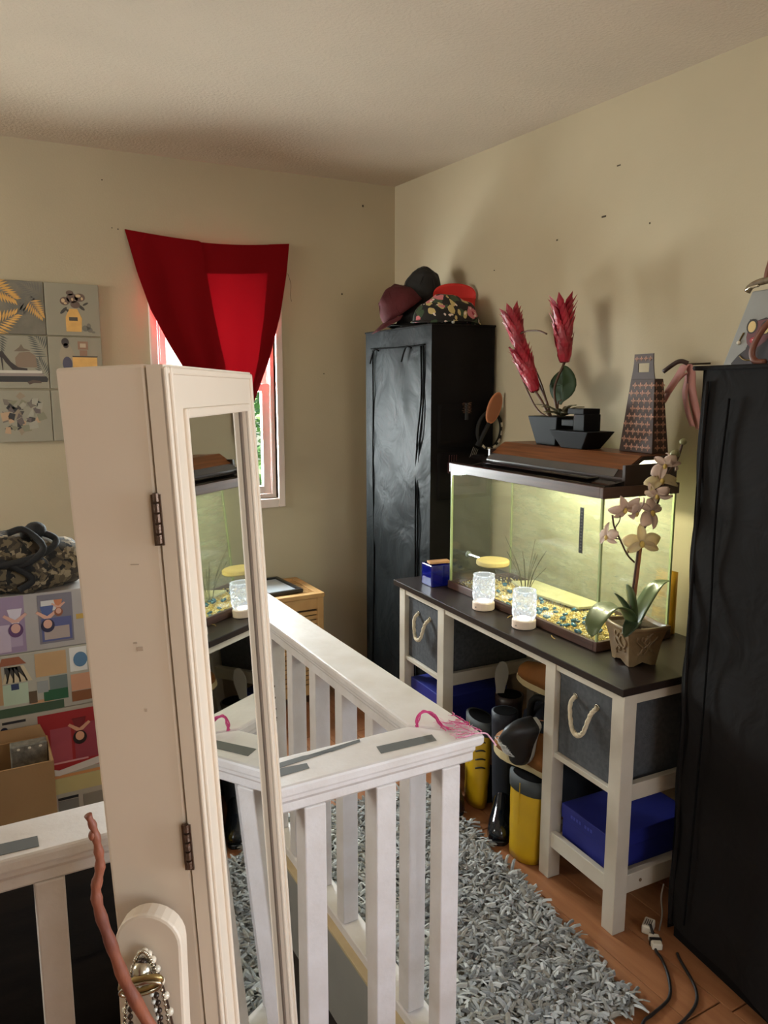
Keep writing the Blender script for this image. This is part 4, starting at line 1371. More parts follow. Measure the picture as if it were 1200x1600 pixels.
main = [ow(1.609, 0.80), ow(1.612, 0.90), ow(1.622, 1.00), ow(1.632, 1.075), ow(1.660, 1.115), ow(1.690, 1.160), ow(1.712, 1.210), ow(1.735, 1.255), ow(1.765, 1.290), ow(1.780, 1.330)]
MB().tube(smooth_path(main, 5), 0.0032, 7).build('flower_stem', M_stem, orc, smooth=True)
br = [ow(1.614, 1.005), ow(1.585, 1.030), ow(1.555, 1.075), ow(1.530, 1.115), ow(1.522, 1.145)]
MB().tube(smooth_path(br, 5), 0.0026, 7).build('flower_stem', M_stem, orc, smooth=True)
for q in ([ow(1.556, 1.075), ow(1.53, 1.082), ow(1.505, 1.088)], [ow(1.535, 1.11), ow(1.55, 1.13), ow(1.55, 1.155)], [ow(1.585, 1.03), ow(1.60, 1.055), ow(1.622, 1.062)],
          [ow(1.652, 1.105), ow(1.672, 1.11), ow(1.682, 1.135)], [ow(1.715, 1.215), ow(1.70, 1.23), ow(1.685, 1.225)]):
    MB().tube(smooth_path(q, 4), 0.0018, 6).build('flower_stalk', M_stem, orc, smooth=True)


def orchid_flower(c, s, facing, m, roll=0.0):
    """facing: direction the flower looks, in the orchid's frame"""
    f = Vector(facing).normalized()
    sx = f.cross(Vector((0, 0, 1))).normalized()
    sz = sx.cross(f)
    Mr = Matrix.Rotation(roll, 3, f)
    fl = bpy.data.objects.new('flower', None)
    first = None
    parts = []
    for k, (ang, L, w) in enumerate(((90, 1.0, 0.42), (210, 1.0, 0.40), (330, 1.0, 0.40), (10, 1.05, 0.66), (170, 1.05, 0.66))):
        a = R(ang)
        mb = MB()
        rows = []
        for i in range(8):
            t = i / 7
            ww = w * s * max(0.03, math.sin(PI * min(0.985, 0.05 + t * 0.95)) ** 0.6) * 0.62
            r = L * s * t
            d = f * (0.22 * s * t * (1 - t) * 2 - 0.15 * s * t * t)
            row = []
            for j in range(5):
                g_ = (j - 2) / 2
                x, y = r * math.cos(a) - g_ * ww * math.sin(a), r * math.sin(a) + g_ * ww * math.cos(a)
                row.append(Vector(c) + Mr @ (sx * x + sz * y + d + f * (0.10 * s * abs(g_) ** 2 * (1 if k < 3 else -1)) + f * (0.001 * k)))
            rows.append(row)
        mb.rings(rows, close=False, cap=False)
        if first is None:
            first = mb.build('flower', m, orc, smooth=True, solid=0.0007)
        else:
            mb.build('petal', m, first, smooth=True, solid=0.0007)
    l_ = MB()
    l_.ball(Vector(c) + f * s * 0.16 - sz * s * 0.12, (s * 0.14, s * 0.14, s * 0.2), 8, 6)
    l_.build('lip', M_lip, first, smooth=True)


tocam = IR.to_3x3() @ Vector((-0.75, -0.62, 0.0))
def fdir(x, y, z):
    return IR.to_3x3() @ Vector((x, y, z))
orchid_flower(ow(1.492, 1.093, 1.47), 0.037, fdir(-0.95, 0.1, 0.1), M_petal, 0.2)
orchid_flower(ow(1.555, 1.165, 1.475), 0.043, fdir(-0.3, -0.7, -0.5), M_petal, 0.5)
orchid_flower(ow(1.585, 1.155, 1.465), 0.042, fdir(0.3, -0.6, -0.4), M_petal, -0.3)
orchid_flower(ow(1.648, 1.145, 1.470), 0.048, fdir(-0.1, -0.8, 0.5), M_petal, 0.9)
orchid_flower(ow(1.618, 1.065, 1.468), 0.050, fdir(-0.55, -0.75, 0.1), M_petal_y, 0.1)
orchid_flower(ow(1.678, 1.195, 1.475), 0.042, fdir(-0.7, -0.2, -0.6), M_petal, 0.4)
orchid_flower(ow(1.690, 1.228, 1.475), 0.045, fdir(-0.4, -0.6, 0.75), M_petal_y, 0.2)
orchid_flower(ow(1.705, 1.270, 1.478), 0.042, fdir(-0.6, -0.5, 0.5), M_petal, 0.8)
orchid_flower(ow(1.738, 1.275, 1.480), 0.036, fdir(0.5, -0.6, 0.4), M_petal, 0.0)
M_bud = mat('orchid_bud', (150, 146, 106), 0.5)
for (x, z, r) in ((1.752, 1.302, 0.014), (1.782, 1.335, 0.011)):
    MB().ball(ow(x, z), (r, r * 0.8, r * 0.85), 12, 8).build('bud', M_bud, orc, smooth=True)

# ------------------------------------------------------------------ black planter with red torch flowers on the tank hood
M_bpot = mat('black_ceramic', (20, 20, 23), 0.6, var=0.2, vs=10, spec=0.15)
M_torch = mat('torch_red', (176, 22, 48), 0.45, rgb2=(128, 14, 36), vs=20)
M_tleaf = mat('round_leaf', (52, 66, 40), 0.75, spec=0.15, rgb2=(40, 52, 32), vs=8)
M_agave = mat('agave_leaf', (96, 90, 62), 0.6, var=0.2, vs=10)
HZt = 0.715 + TZ + 0.0838
F0 = Vector((1.835, 2.085, HZt + 0.0004))
fp = thing('torch_flower_planter', 'three red torch flowers in a black square planter on the tank hood', 'potted plant', F0, TH)
MB().frustum((0, 0), (0.040, 0.052), (0.058, 0.082), 0, 0.100).build('planter', M_bpot, fp, bevel=0.003)
def fw(y, z, x=1.84):
    v = Vector((x, y, z)) - F0
    return Matrix.Rotation(-TH, 4, 'Z') @ v
STM = mat('torch_stem', (84, 54, 36), 0.6, var=0.2, vs=20)
def torch(name, base, mid, bot, top, r):
    P = smooth_path([base, mid, bot], 6)
    s = MB().tube(P, 0.0045, 8).build('flower_stem', STM, fp, smooth=True)
    h = MB()
    ax = (Vector(top) - Vector(bot))
    L = ax.length
    d = ax.normalized()
    s1 = d.orthogonal().normalized()
    s2 = d.cross(s1)
    core = h.tube([Vector(bot), Vector(bot) + d * L * 0.3, Vector(bot) + d * L * 0.85], [r * 0.25, r * 0.62, r * 0.5], 10)
    hd2 = h.build('flower_head', M_torch, fp, smooth=True)
    for j in range(11):                        # overlapping bracts in rings
        f = j / 10
        rad = r * (0.40 + 0.42 * math.sin(PI * min(1, f * 0.75 + 0.12)))
        for k in range(7):
            a = 2 * PI * (k + 0.5 * (j % 2)) / 7 + j * 0.3
            o = s1 * math.cos(a) + s2 * math.sin(a)
            tg_ = d.cross(o)
            c0 = Vector(bot) + d * (L * 0.86 * f) + o * rad * 0.7
            ln = L * 0.24
            ww = r * 0.36
            fl = 0.18 + 0.55 * f * f + 0.12 * ((k + j) % 2)
            b_ = MB()
            b_.add([c0 - tg_ * ww * 0.7, c0 + tg_ * ww * 0.7, c0 + d * ln * 0.5 + o * ln * fl * 0.5 + tg_ * ww, c0 + d * ln + o * ln * fl, c0 + d * ln * 0.5 + o * ln * fl * 0.5 - tg_ * ww,
                    c0 + d * ln * 0.45 + o * (ln * fl * 0.5 + r * 0.10)], [(0, 1, 5), (1, 2, 5), (2, 3, 5), (3, 4, 5), (4, 0, 5)])
            b_.build('bract', M_torch, hd2)


torch('a', (0.0, 0.02, 0.09), fw(2.16, 1.47), fw(2.285, 1.615), fw(2.370, 1.770, 1.85), 0.034)
torch('b', (0.01, -0.01, 0.09), fw(2.10, 1.48), fw(2.075, 1.575, 1.86), fw(2.108, 1.785, 1.87), 0.036)
torch('c', (-0.02, 0.0, 0.09), fw(2.13, 1.44, 1.81), fw(2.155, 1.475, 1.80), fw(2.235, 1.625, 1.79), 0.034)
for q in ([(0, 0.03, 0.09), fw(2.20, 1.42), fw(2.30, 1.55), fw(2.36, 1.64)], [fw(2.33, 1.665), fw(2.28, 1.69), fw(2.20, 1.69), fw(2.15, 1.675)], [(-0.01, 0.02, 0.09), fw(2.14, 1.44), fw(2.17, 1.50), fw(2.21, 1.56)]):
    MB().tube(smooth_path(q, 6), 0.0032, 6).build('thin_stem', STM, fp, smooth=True)
lf = MB()
lc = fw(2.075, 1.495, 1.855)
def lpt(u, v):
    a = 2 * PI * u
    r = v * (0.066 + 0.012 * math.cos(a * 2 + 0.6))
    x = r * math.cos(a)
    z = r * math.sin(a) * 1.15
    return Vector(lc) + Vector((0.35 * x * 0.5 - 0.010 * math.cos(3 * a) * v, x, z))
lf.grid(lpt, 28, 5)
lf.build('round_leaf', M_tleaf, fp, smooth=True, solid=0.0012)
MB().tube([(0.01, 0, 0.09), fw(2.09, 1.44, 1.85), Vector(lc) - Vector((0, 0, 0.05))], 0.003, 6).build('leaf_stalk', STM, fp)
for k in range(16):
    a = 2 * PI * k / 16 + 0.2
    L = 0.060 + 0.018 * (k % 3)
    e = 0.35 + 0.5 * (k % 2)
    leaf([(0.0, -0.035, 0.098), (L * 0.5 * math.cos(a), -0.035 + L * 0.5 * math.sin(a), 0.105 + L * 0.35 * e), (L * math.cos(a), -0.035 + L * math.sin(a), 0.10 + L * 0.5 * e)], 0.008, M_agave, 'agave_leaf', fp)
MB().box(-0.05, 0.05, -0.068, 0.068, 0.088, 0.094).build('soil', mat('dark_soil', (40, 32, 26), 0.95, var=0.3, vs=50, bump=0.5, bs=90), fp)

# stepped black ceramic piece
S0 = Vector((1.80, 1.915, HZt + 0.0004))
sp_ = thing('stepped_black_vase', 'black faceted dish with a stepped stack of slabs on the tank hood', 'vase', S0, TH)
MB().frustum((0, 0), (0.040, 0.052), (0.058, 0.098), 0, 0.058).build('dish', M_bpot, sp_, bevel=0.003)
for (y0, y1, z0, z1) in ((-0.052, 0.000, 0.058, 0.113), (0.000, 0.060, 0.073, 0.094), (-0.048, 0.030, 0.113, 0.131)):
    MB().box(-0.035, 0.035, y0, y1, z0, z1).build('slab', M_bpot, sp_, bevel=0.002)

# ------------------------------------------------------------------ wine bag with a fleur-de-lis print behind the tank
M_bagp = mat('bag_brown', (62, 42, 36), 0.6, var=0.12, vs=12)
M_fleur = mat('fleur_pink', (186, 138, 116), 0.6)
M_ribbon = mat('ribbon_pink', (186, 128, 120), 0.7, var=0.08, vs=9)
B0 = Vector((1.858, 1.700, HZt + 0.0004))
wb = thing('bottle_gift_bag', 'tall brown gift bag with pink fleur-de-lis print behind the orchid', 'gift bag', B0, R(-4))
def bag_pt(sx, sy, z, hz=0.232):
    f = max(0, min(1, (z - 0.0) / hz))
    return (sx * (0.033 - 0.016 * f), sy * (0.072 - 0.022 * f), z)
g_ = MB()
hs = [0.0, 0.08, 0.16, 0.225]
g_.rings([[bag_pt(-1, 1, z), bag_pt(-1, -1, z), bag_pt(1, -1, z), bag_pt(1, 1, z)] for z in hs])
bagb = g_.build('bag_body', M_bagp, wb, bevel=0.002)
hn = MB()
pl = [(-0.050, 0.225), (0.050, 0.225), (0.047, 0.240), (0.042, 0.258), (0.040, 0.300), (-0.040, 0.300), (-0.042, 0.258), (-0.047, 0.240)]
for xx in (-0.017,):
    for q in ([(-0.050, 0.222), (0.050, 0.222), (0.045, 0.245), (-0.045, 0.245)], [(-0.041, 0.272), (0.041, 0.272), (0.040, 0.300), (-0.040, 0.300)], [(-0.045, 0.245), (-0.024, 0.245), (-0.024, 0.272), (-0.041, 0.272)], [(0.022, 0.245), (0.045, 0.245), (0.041, 0.272), (0.022, 0.272)]):
        hn.prism(q, lambda u, v, d: (d, u, v), xx, xx + 0.003)
hn.build('bag_handle', M_bagp, wb)


def fleur(s):
    polys = [[(0, 1.0), (-0.16, 0.70), (-0.12, 0.40), (0, 0.20), (0.12, 0.40), (0.16, 0.70)],
             [(-0.10, 0.20), (-0.30, 0.48), (-0.55, 0.52), (-0.66, 0.30), (-0.55, 0.12), (-0.46, 0.30), (-0.30, 0.24), (-0.16, 0.06)],
             [(0.16, 0.06), (0.30, 0.24), (0.46, 0.30), (0.55, 0.12), (0.66, 0.30), (0.55, 0.52), (0.30, 0.48), (0.10, 0.20)],
             [(-0.24, 0.02), (0.24, 0.02), (0.24, 0.12), (-0.24, 0.12)], [(0, 0.0), (-0.10, -0.20), (0, -0.36), (0.10, -0.20)]]
    return [[(u * s, v * s) for u, v in p] for p in polys]


fm = MB()
nf = 0
for p in fleur(0.0155):
    fm.prism(p, lambda u, v, d: (d, u, v), -0.0006, 0.0004)
f0 = None
for row in range(9):
    z = 0.012 + row * 0.0235
    f = z / 0.232
    wv = 0.072 - 0.022 * f
    xf = -(0.033 - 0.016 * f) - 0.0005
    cnt = 5 if row < 6 else 4
    for k in range(cnt):
        y = (k - (cnt - 1) / 2) * 0.0235 + (0.006 if row % 2 else -0.006)
        if abs(y) > wv - 0.008:
            continue
        if f0 is None:
            f0 = fm.build('fleur_print', M_fleur, bagb)
            o = f0
        else:
            o = copy_part(f0, bagb)
        o.location = (xf, y, z)
        o.rotation_euler = (0, R(4), 0)
    for k in range(2):                       # narrow side facing the camera
        o = copy_part(f0, bagb)
        o.location = ((k - 0.5) * 0.024, -wv - 0.0004, z)
        o.rotation_euler = (0, 0, PI / 2)
for k in range(4):
    o = copy_part(f0, bagb)
    o.location = (-0.0176, (k - 1.5) * 0.019, 0.282)
    o.scale = (1, 0.75, 0.75)
# pink handbag strap hanging on the wall side
rb_ = thing('pink_ribbon_strap', 'pink ribbon strap hanging beside the fleur-de-lis bag', 'ribbon', tw(0.295, 0.03, 0.0, KO) + Vector((0.03, -0.02, 0.45)))
def ribbon(path, w):
    P = smooth_path(path, 6)
    mb = MB()
    rows = []
    for i, p in enumerate(P):
        rows.append([p + Vector((0.004, w / 2, 0)), p - Vector((0.004, w / 2, 0))])
    mb.rings(rows, close=False, cap=False)
    return mb
q0 = rb_.location
def rw(x, y, z):
    return Vector((x, y, z)) - Vector(q0)
ribbon([rw(1.905, 1.66, 1.47), rw(1.925, 1.640, 1.52), rw(1.93, 1.618, 1.555), rw(1.94, 1.606, 1.535), rw(1.95, 1.607, 1.48), rw(1.96, 1.590, 1.40), rw(1.965, 1.580, 1.36)], 0.036).build('strap', M_ribbon, rb_, smooth=True, solid=0.002)
ribbon([rw(1.90, 1.67, 1.44), rw(1.93, 1.655, 1.50), rw(1.955, 1.630, 1.53), rw(1.95, 1.632, 1.47), rw(1.95, 1.615, 1.41), rw(1.955, 1.600, 1.37)], 0.026).build('strap', M_ribbon, rb_, smooth=True, solid=0.002)
dk2 = MB().tube(smooth_path([rw(1.90, 1.675, 1.535), rw(1.91, 1.64, 1.56), rw(1.92, 1.625, 1.565), rw(1.93, 1.61, 1.558)], 5), [0.007] * 16, 8)
dk2.build('strap_end', M_bagp, rb_, smooth=True)
# hook and wall side of the strap
MB().tube([rw(1.93, 1.612, 1.556), rw(WX, 1.612, 1.560)], 0.003, 8).build('wall_hook', M_metal_dark, rb_)

# ------------------------------------------------------------------ fabric wardrobes
def vinyl_mat(name, rgb, rough, bs, dist, strength, spec=0.5):
    m = mat(name, rgb, rough, var=0.15, vs=5, spec=spec)
    nt = m.node_tree
    tc = nt.nodes.new('ShaderNodeTexCoord')
    n = nt.nodes.new('ShaderNodeTexNoise')
    n.inputs['Scale'].default_value = bs
    n.inputs['Detail'].default_value = 3
    n.inputs['Distortion'].default_value = 0.8
    bp = nt.nodes.new('ShaderNodeBump')
    bp.inputs['Strength'].default_value = strength
    bp.inputs['Distance'].default_value = dist
    nt.links.new(tc.outputs['Object'], n.inputs['Vector'])
    nt.links.new(n.outputs['Fac'], bp.inputs['Height'])
    nt.links.new(bp.outputs[0], nt.nodes['Principled BSDF'].inputs['Normal'])
    return m


M_vinyl = vinyl_mat('black_vinyl', (22, 26, 28), 0.55, 7, 0.025, 0.5, spec=0.16)
M_fab = vinyl_mat('black_fabric', (20, 17, 17), 0.85, 9, 0.02, 0.4, spec=0.2)
M_fab2 = mat('black_pocket_fabric', (17, 14, 14), 0.9, spec=0.15)
M_zip = mat('zip_cord', (10, 10, 11), 0.9, spec=0.1)
# far wardrobe: front looks at -X, side with pockets looks at -Y
w1 = thing('fabric_wardrobe', 'tall black vinyl wardrobe with zip front in the corner beyond the desk', 'wardrobe', (1.70, 2.69, 0))
X1, Y1, Z1 = 0.318, 0.580, 1.742


def face_pt(u, v, kind):
    z = 0.004 + (Z1 - 0.004) * v
    wob = 0.012 * mnoise.noise(Vector((u * 3.2, v * 7, 2.0))) + 0.006 * mnoise.noise(Vector((u * 9 + v * 4, v * 16, 5.0)))
    e = min(1, u * 12) * min(1, (1 - u) * 12) * min(1, (1 - v) * 14)
    if kind == 'front':
        return (wob * e + 0.0, Y1 * (1 - u), z)
    return (X1 * u, wob * e * 0.5, z)


MB().grid(lambda u, v: face_pt(u, v, 'front'), 36, 90).build('front_cover', M_vinyl, w1, smooth=True)
MB().grid(lambda u, v: face_pt(u, v, 'side'), 20, 60).build('side_cover', M_fab, w1, smooth=True)
MB().box(0.014, X1, 0.014, Y1, 0.0, Z1 - 0.004).build('frame_body', M_fab, w1)
MB().grid(lambda u, v: (X1 * u, Y1 * v, Z1 - 0.012 * math.sin(PI * u) * math.sin(PI * v)), 10, 14).build('top_cover', M_fab, w1, smooth=True)
MB().tube(smooth_path([(-0.002, Y1 * 0.5, Z1 + 0.002), (-0.003, 0.01, Z1), (0.01, -0.003, Z1 + 0.001), (X1 * 0.5, -0.003, Z1 + 0.003), (X1, -0.003, Z1 + 0.004)], 4), 0.005, 6).build('top_piping', M_fab, w1, smooth=True)
MB().tube([(-0.002, Y1, Z1), (-0.002, 0.0, Z1)], 0.004, 6).build('top_piping', M_fab, w1)
def zipline(ys):
    pts = []
    for (y, z) in ys:
        u = 1 - y / Y1
        v = z / Z1
        p = face_pt(u, v, 'front')
        pts.append((p[0] - 0.004, y, z))
    return MB().tube(smooth_path(pts, 5), 0.0035, 6)
zipline([(0.505, 1.66), (0.502, 1.40), (0.500, 1.10), (0.500, 0.70), (0.50, 0.20), (0.50, 0.02)]).build('zip', M_zip, w1, smooth=True)
zipline([(0.085, 1.66), (0.080, 1.45), (0.100, 1.25), (0.115, 1.00), (0.110, 0.65), (0.11, 0.02)]).build('zip', M_zip, w1, smooth=True)
zipline([(0.060, 1.66), (0.058, 1.45), (0.078, 1.25), (0.098, 1.00), (0.090, 0.65), (0.09, 0.02)]).build('zip', M_zip, w1, smooth=True)
zipline([(0.52, 1.668), (0.36, 1.664), (0.18, 1.662), (0.05, 1.664)]).build('zip', M_zip, w1, smooth=True)
for y in (0.465, 0.175):
    q = MB().tube(smooth_path([(-0.010, y - 0.03, 1.655), (-0.014, y, 1.662), (-0.012, y + 0.025, 1.645), (-0.012, y + 0.05, 1.60)], 5), [0.004] * 16, 6)
    q.build('tie_tape', M_zip, w1, smooth=True)
# pockets on the side
for (z0, z1) in ((1.02, 1.22), (1.24, 1.42)):
    MB().grid(lambda u, v, z0=z0, z1=z1: (0.03 + 0.27 * u, -0.004 - 0.018 * math.sin(PI * min(1, max(0, u))) * (0.3 + 0.7 * v), z0 + (z1 - z0) * v), 14, 6).build('side_pocket', M_fab2, w1, smooth=True, solid=0.002)

# near wardrobe, at the right edge
w2 = thing('fabric_wardrobe', 'black cloth wardrobe at the right edge beside the orchid', 'wardrobe', (1.594, 1.283, 0), R(-8))
X2, Y2, Z2 = 0.40, 0.62, 1.530


def f2(u, v):
    z = 0.05 + (Z2 - 0.05) * v
    flare = 0.045 * (1 - v) ** 3 * u
    wob = 0.010 * mnoise.noise(Vector((u * 4, v * 8, 9.0)))
    return (wob - flare - 0.004 * math.sin(v * 30), -Y2 * u, z)


MB().grid(f2, 24, 50).build('front_cover', M_fab, w2, smooth=True)
MB().grid(lambda u, v: (X2 * u, 0.004 * mnoise.noise(Vector((u * 5, v * 9, 4))) , 0.02 + (Z2 - 0.02) * v), 10, 40).build('side_cover', M_fab, w2, smooth=True)
MB().box(0.014, X2 - 0.01, -Y2, -0.010, 0.0, Z2 - 0.006).build('frame_body', M_fab2, w2)
MB().grid(lambda u, v: (X2 * u, -Y2 * v, Z2 - 0.008 * math.sin(PI * u) * math.sin(PI * v)), 8, 10).build('top_cover', M_fab, w2, smooth=True)
MB().tube(smooth_path([(0.0, -Y2, Z2), (-0.002, -0.30, Z2 + 0.002), (-0.003, -0.02, Z2 + 0.002), (0.01, 0.002, Z2 + 0.001), (X2, 0.002, Z2)], 4), 0.006, 6).build('top_piping', M_fab, w2, smooth=True)
MB().tube(smooth_path([(-0.004, -0.02, 1.50), (-0.006, -0.018, 1.30), (0.0, -0.012, 1.12), (-0.008, -0.016, 0.98), (-0.006, -0.016, 0.70), (-0.006, -0.02, 0.30), (-0.01, -0.02, 0.05)], 6), 0.0045, 6).build('corner_piping', M_fab, w2, smooth=True)
MB().tube(smooth_path([(-0.012, -0.10, 1.46), (-0.014, -0.085, 1.20), (-0.014, -0.09, 0.90), (-0.018, -0.09, 0.5), (-0.03, -0.09, 0.10)], 6), 0.003, 6).build('zip', M_zip, w2, smooth=True)
# ------------------------------------------------------------------ hats on the far wardrobe
M_maroon = mat('maroon_cloth', (78, 16, 24), 0.8, var=0.15, vs=14, bump=0.2, bs=60)
M_blackcap = mat('black_cap_cloth', (20, 18, 19), 0.75, bump=0.2, bs=60)
M_redvis = mat('red_cloth_bright', (196, 34, 26), 0.7, var=0.06, vs=10)


def floral_mat():
    m = mat('tropical_print', (28, 24, 26), 0.75)
    nt = m.node_tree
    tc = nt.nodes.new('ShaderNodeTexCoord')
    prev = None
    lay = [((60, 78, 56), 17, 0.40, 1.0, (1, 1.8, 1)), ((198, 178, 122), 16, 0.34, 3.1, (1.6, 1, 1)), ((206, 122, 132), 12, 0.36, 7.7, (1, 1, 1)), ((232, 214, 206), 24, 0.20, 7.7, (1, 1, 1)), ((150, 30, 62), 12, 0.13, 7.7, (1, 1, 1))]
    base = None
    for (c, s, th, off, st) in lay:
        mp = nt.nodes.new('ShaderNodeMapping')
        mp.inputs['Location'].default_value = (off, off * 0.3, off * 0.7)
        mp.inputs['Scale'].default_value = st
        nz = nt.nodes.new('ShaderNodeTexNoise')
        nz.inputs['Scale'].default_value = 22
        ad = nt.nodes.new('ShaderNodeVectorMath')
        ad.operation = 'MULTIPLY_ADD'
        ad.inputs[1].default_value = (0.05, 0.05, 0.05)
        vo = nt.nodes.new('ShaderNodeTexVoronoi')
        vo.inputs['Scale'].default_value = s
        nt.links.new(tc.outputs['Object'], mp.inputs['Vector'])
        nt.links.new(tc.outputs['Object'], nz.inputs['Vector'])
        nt.links.new(nz.outputs['Color'], ad.inputs[0])
        nt.links.new(mp.outputs[0], ad.inputs[2])
        nt.links.new(ad.outputs[0], vo.inputs['Vector'])
        lt_ = nt.nodes.new('ShaderNodeMath')
        lt_.operation = 'LESS_THAN'
        lt_.inputs[1].default_value = th
        nt.links.new(vo.outputs['Distance'], lt_.inputs[0])
        mx = nt.nodes.new('ShaderNodeMix')
        mx.data_type = 'RGBA'
        nt.links.new(lt_.outputs[0], mx.inputs['Factor'])
        if prev is None:
            mx.inputs['A'].default_value = (*lin((26, 22, 24)), 1)
        else:
            nt.links.new(prev, mx.inputs['A'])
        mx.inputs['B'].default_value = (*lin(c), 1)
        prev = mx.outputs['Result']
    nt.links.new(prev, nt.nodes['Principled BSDF'].inputs['Base Color'])
    return m


M_floral = floral_mat()


def dome(rx, ry, rz, n=28, rows=10, wr=0.0):
    def fn(u, v):
        a = 2 * PI * u
        ph = v * PI / 2
        r = 1 + wr * mnoise.noise(Vector((math.cos(a) * 2 * math.cos(ph), math.sin(a) * 2 * math.cos(ph), v * 3)))
        return (rx * math.cos(ph) * math.cos(a) * r, ry * math.cos(ph) * math.sin(a) * r, rz * math.sin(ph) * r)
    return MB().grid(fn, n, rows)


def brim(r0x, r0y, L, a0, a1, drop, n=16):
    """visor leaving the crown towards +x"""
    def fn(u, v):
        a = a0 + (a1 - a0) * u
        f = math.sin(PI * u)
        x = r0x * math.cos(a) + v * L * (0.35 + 0.65 * f)
        y = r0y * math.sin(a) * (1 + 0.05 * v)
        return (x, y, 0.006 - drop * (abs(u - 0.5) * 2) ** 2 * 0.6 - drop * v * 0.5)
    return MB().grid(fn, n, 5)


def cap_hat(label, loc, rot, m, rx, ry, rz, L, cat='cap', name='baseball_cap', wr=0.12):
    t = thing(name, label, cat, loc, rot=rot)
    dome(rx, ry, rz, wr=wr).build('crown', m, t, smooth=True, solid=0.002)
    brim(rx, ry, L, -1.15, 1.15, 0.02).build('visor', m, t, smooth=True, solid=0.003)
    MB().ball((0, 0, rz * 0.985), (0.007, 0.007, 0.003), 10, 6).build('crown_button', m, t, smooth=True)
    for k in range(3):
        a = k * PI / 3
        pts = [(rx * 1.01 * math.cos(p) * math.cos(a), ry * 1.01 * math.cos(p) * math.sin(a), rz * 1.01 * math.sin(p)) for p in [PI * i / 16 for i in range(17)]]
        pts = [(abs(math.cos(PI * i / 16)) * (1 if i < 8 else -1) * rx * 1.008 * math.cos(a), abs(math.cos(PI * i / 16)) * (1 if i < 8 else -1) * ry * 1.008 * math.sin(a), rz * 1.008 * math.sin(PI * i / 16)) for i in range(17)]
        MB().tube(pts, 0.0014, 5).build('seam', m, t)
    return t


HT = Z1 + 0.008
cap_hat('maroon cap tilted against the other hats on the black wardrobe', (1.745, 3.00, HT + 0.072), (R(4), R(34), R(172)), M_maroon, 0.105, 0.095, 0.115, 0.07)
cap_hat('black cap propped upright at the back of the hats', (1.85, 3.02, HT + 0.15), (R(20), R(-30), R(40)), M_blackcap, 0.095, 0.085, 0.125, 0.06)
cap_hat('black cap lying underneath the other hats', (1.82, 2.98, HT + 0.012), (0, 0, R(168)), M_blackcap, 0.105, 0.10, 0.10, 0.05)
bh = thing('floral_hat', 'black hat with pink and green tropical flower print on the wardrobe', 'hat', (1.850, 2.800, HT + 0.004), R(6))
dome(0.172, 0.09, 0.122, 36, 12, 0.10).build('crown', M_floral, bh, smooth=True, solid=0.002)
def brim2(u, v):
    a = 2 * PI * u
    return ((0.170 + 0.014 * v) * math.cos(a), (0.088 + 0.016 * v) * math.sin(a), 0.012 - 0.010 * v + 0.008 * math.sin(3 * a) * v + 0.01 * mnoise.noise(Vector((math.cos(a), math.sin(a), 1))) * v)
MB().grid(brim2, 40, 3).build('brim', M_floral, bh, smooth=True, solid=0.002)
MB().tube(smooth_path([(-0.04, -0.085, 0.012), (-0.05, -0.095, -0.0), (-0.055, -0.10, 0.004)], 4), 0.006, 6).build('cord_end', mat('white_cord', (210, 208, 200), 0.7), bh, smooth=True)
rv = thing('red_visor', 'bright red sun visor standing behind the floral hat', 'visor', (1.945, 2.90, HT + 0.01), rot=(R(0), R(0), R(-25)))
def vis(u, v):
    a = R(200) - R(220) * u
    r = 0.085
    z = 0.085 + (0.085 * math.sin(PI * u) ** 0.7 + 0.01) * v
    return (r * math.cos(a) * (1 + 0.1 * v), -0.02 - 0.03 * v * math.sin(PI * u) + 0.03 * math.sin(a), z)
MB().grid(vis, 24, 8).build('visor_brim', M_redvis, rv, smooth=True, solid=0.003)
def vband(u, v):
    a = R(-200) + R(260) * u
    return (0.088 * math.cos(a), -0.03 + 0.05 * math.sin(a), 0.0 + 0.092 * v - 0.03 * math.cos(a) * (1 - v) + 0.02)
MB().grid(vband, 24, 3).build('head_band', M_redvis, rv, smooth=True, solid=0.003)

# ------------------------------------------------------------------ things in the wardrobe's side pockets
M_tan = mat('brush_wood', (200, 130, 90), 0.5, var=0.06, vs=20)
YP = 2.69 - 0.03
hb = thing('paddle_brush', 'tan oval paddle brush sticking out of the wardrobe side pocket', 'hairbrush', (1.935, YP, 1.30))
MR = Matrix.Rotation(R(22), 4, 'Y')
MB().prism([tuple((0.034 * math.cos(a), 0.070 * math.sin(a))) for a in [2 * PI * k / 28 for k in range(28)]], lambda u, v, d: MR @ Vector((u, d - 0.030, v + 0.112)), -0.005, 0.005).build('paddle', M_tan, hb, bevel=0.003)
MB().prism([tuple((0.027 * math.cos(a), 0.062 * math.sin(a))) for a in [2 * PI * k / 28 for k in range(28)]], lambda u, v, d: MR @ Vector((u, d - 0.0355, v + 0.112)), -0.001, 0.0006).build('cushion', mat('brush_cushion', (168, 108, 76), 0.6), hb)
MB().tube([MR @ Vector((0, -0.030, 0.045)), MR @ Vector((0, -0.004, -0.06))], [0.009, 0.011], 10).build('handle', M_blackcap, hb, smooth=True)
bl = thing('beaded_loop', 'black loop with pale beads hanging from the wardrobe side pocket', 'bracelet', (1.968, YP - 0.012, 1.385))
cs = [(0.062 * math.sin(a), -0.006 * math.cos(a), -0.075 + 0.078 * math.cos(a)) for a in [2 * PI * k / 40 for k in range(41)]]
MB().tube(cs, 0.0075, 8, cap=False).build('loop', M_black, bl, smooth=True)
for k in (8, 11, 14, 17, 20, 23):
    p, q = Vector(cs[k]), Vector(cs[k + 1])
    MB().tube([p - Vector((0, 0.006, 0)) - (q - p) * 0.7, p - Vector((0, 0.008, 0)) + (q - p) * 0.9], 0.0052, 7).build('bead', M_pearl, bl, smooth=True)
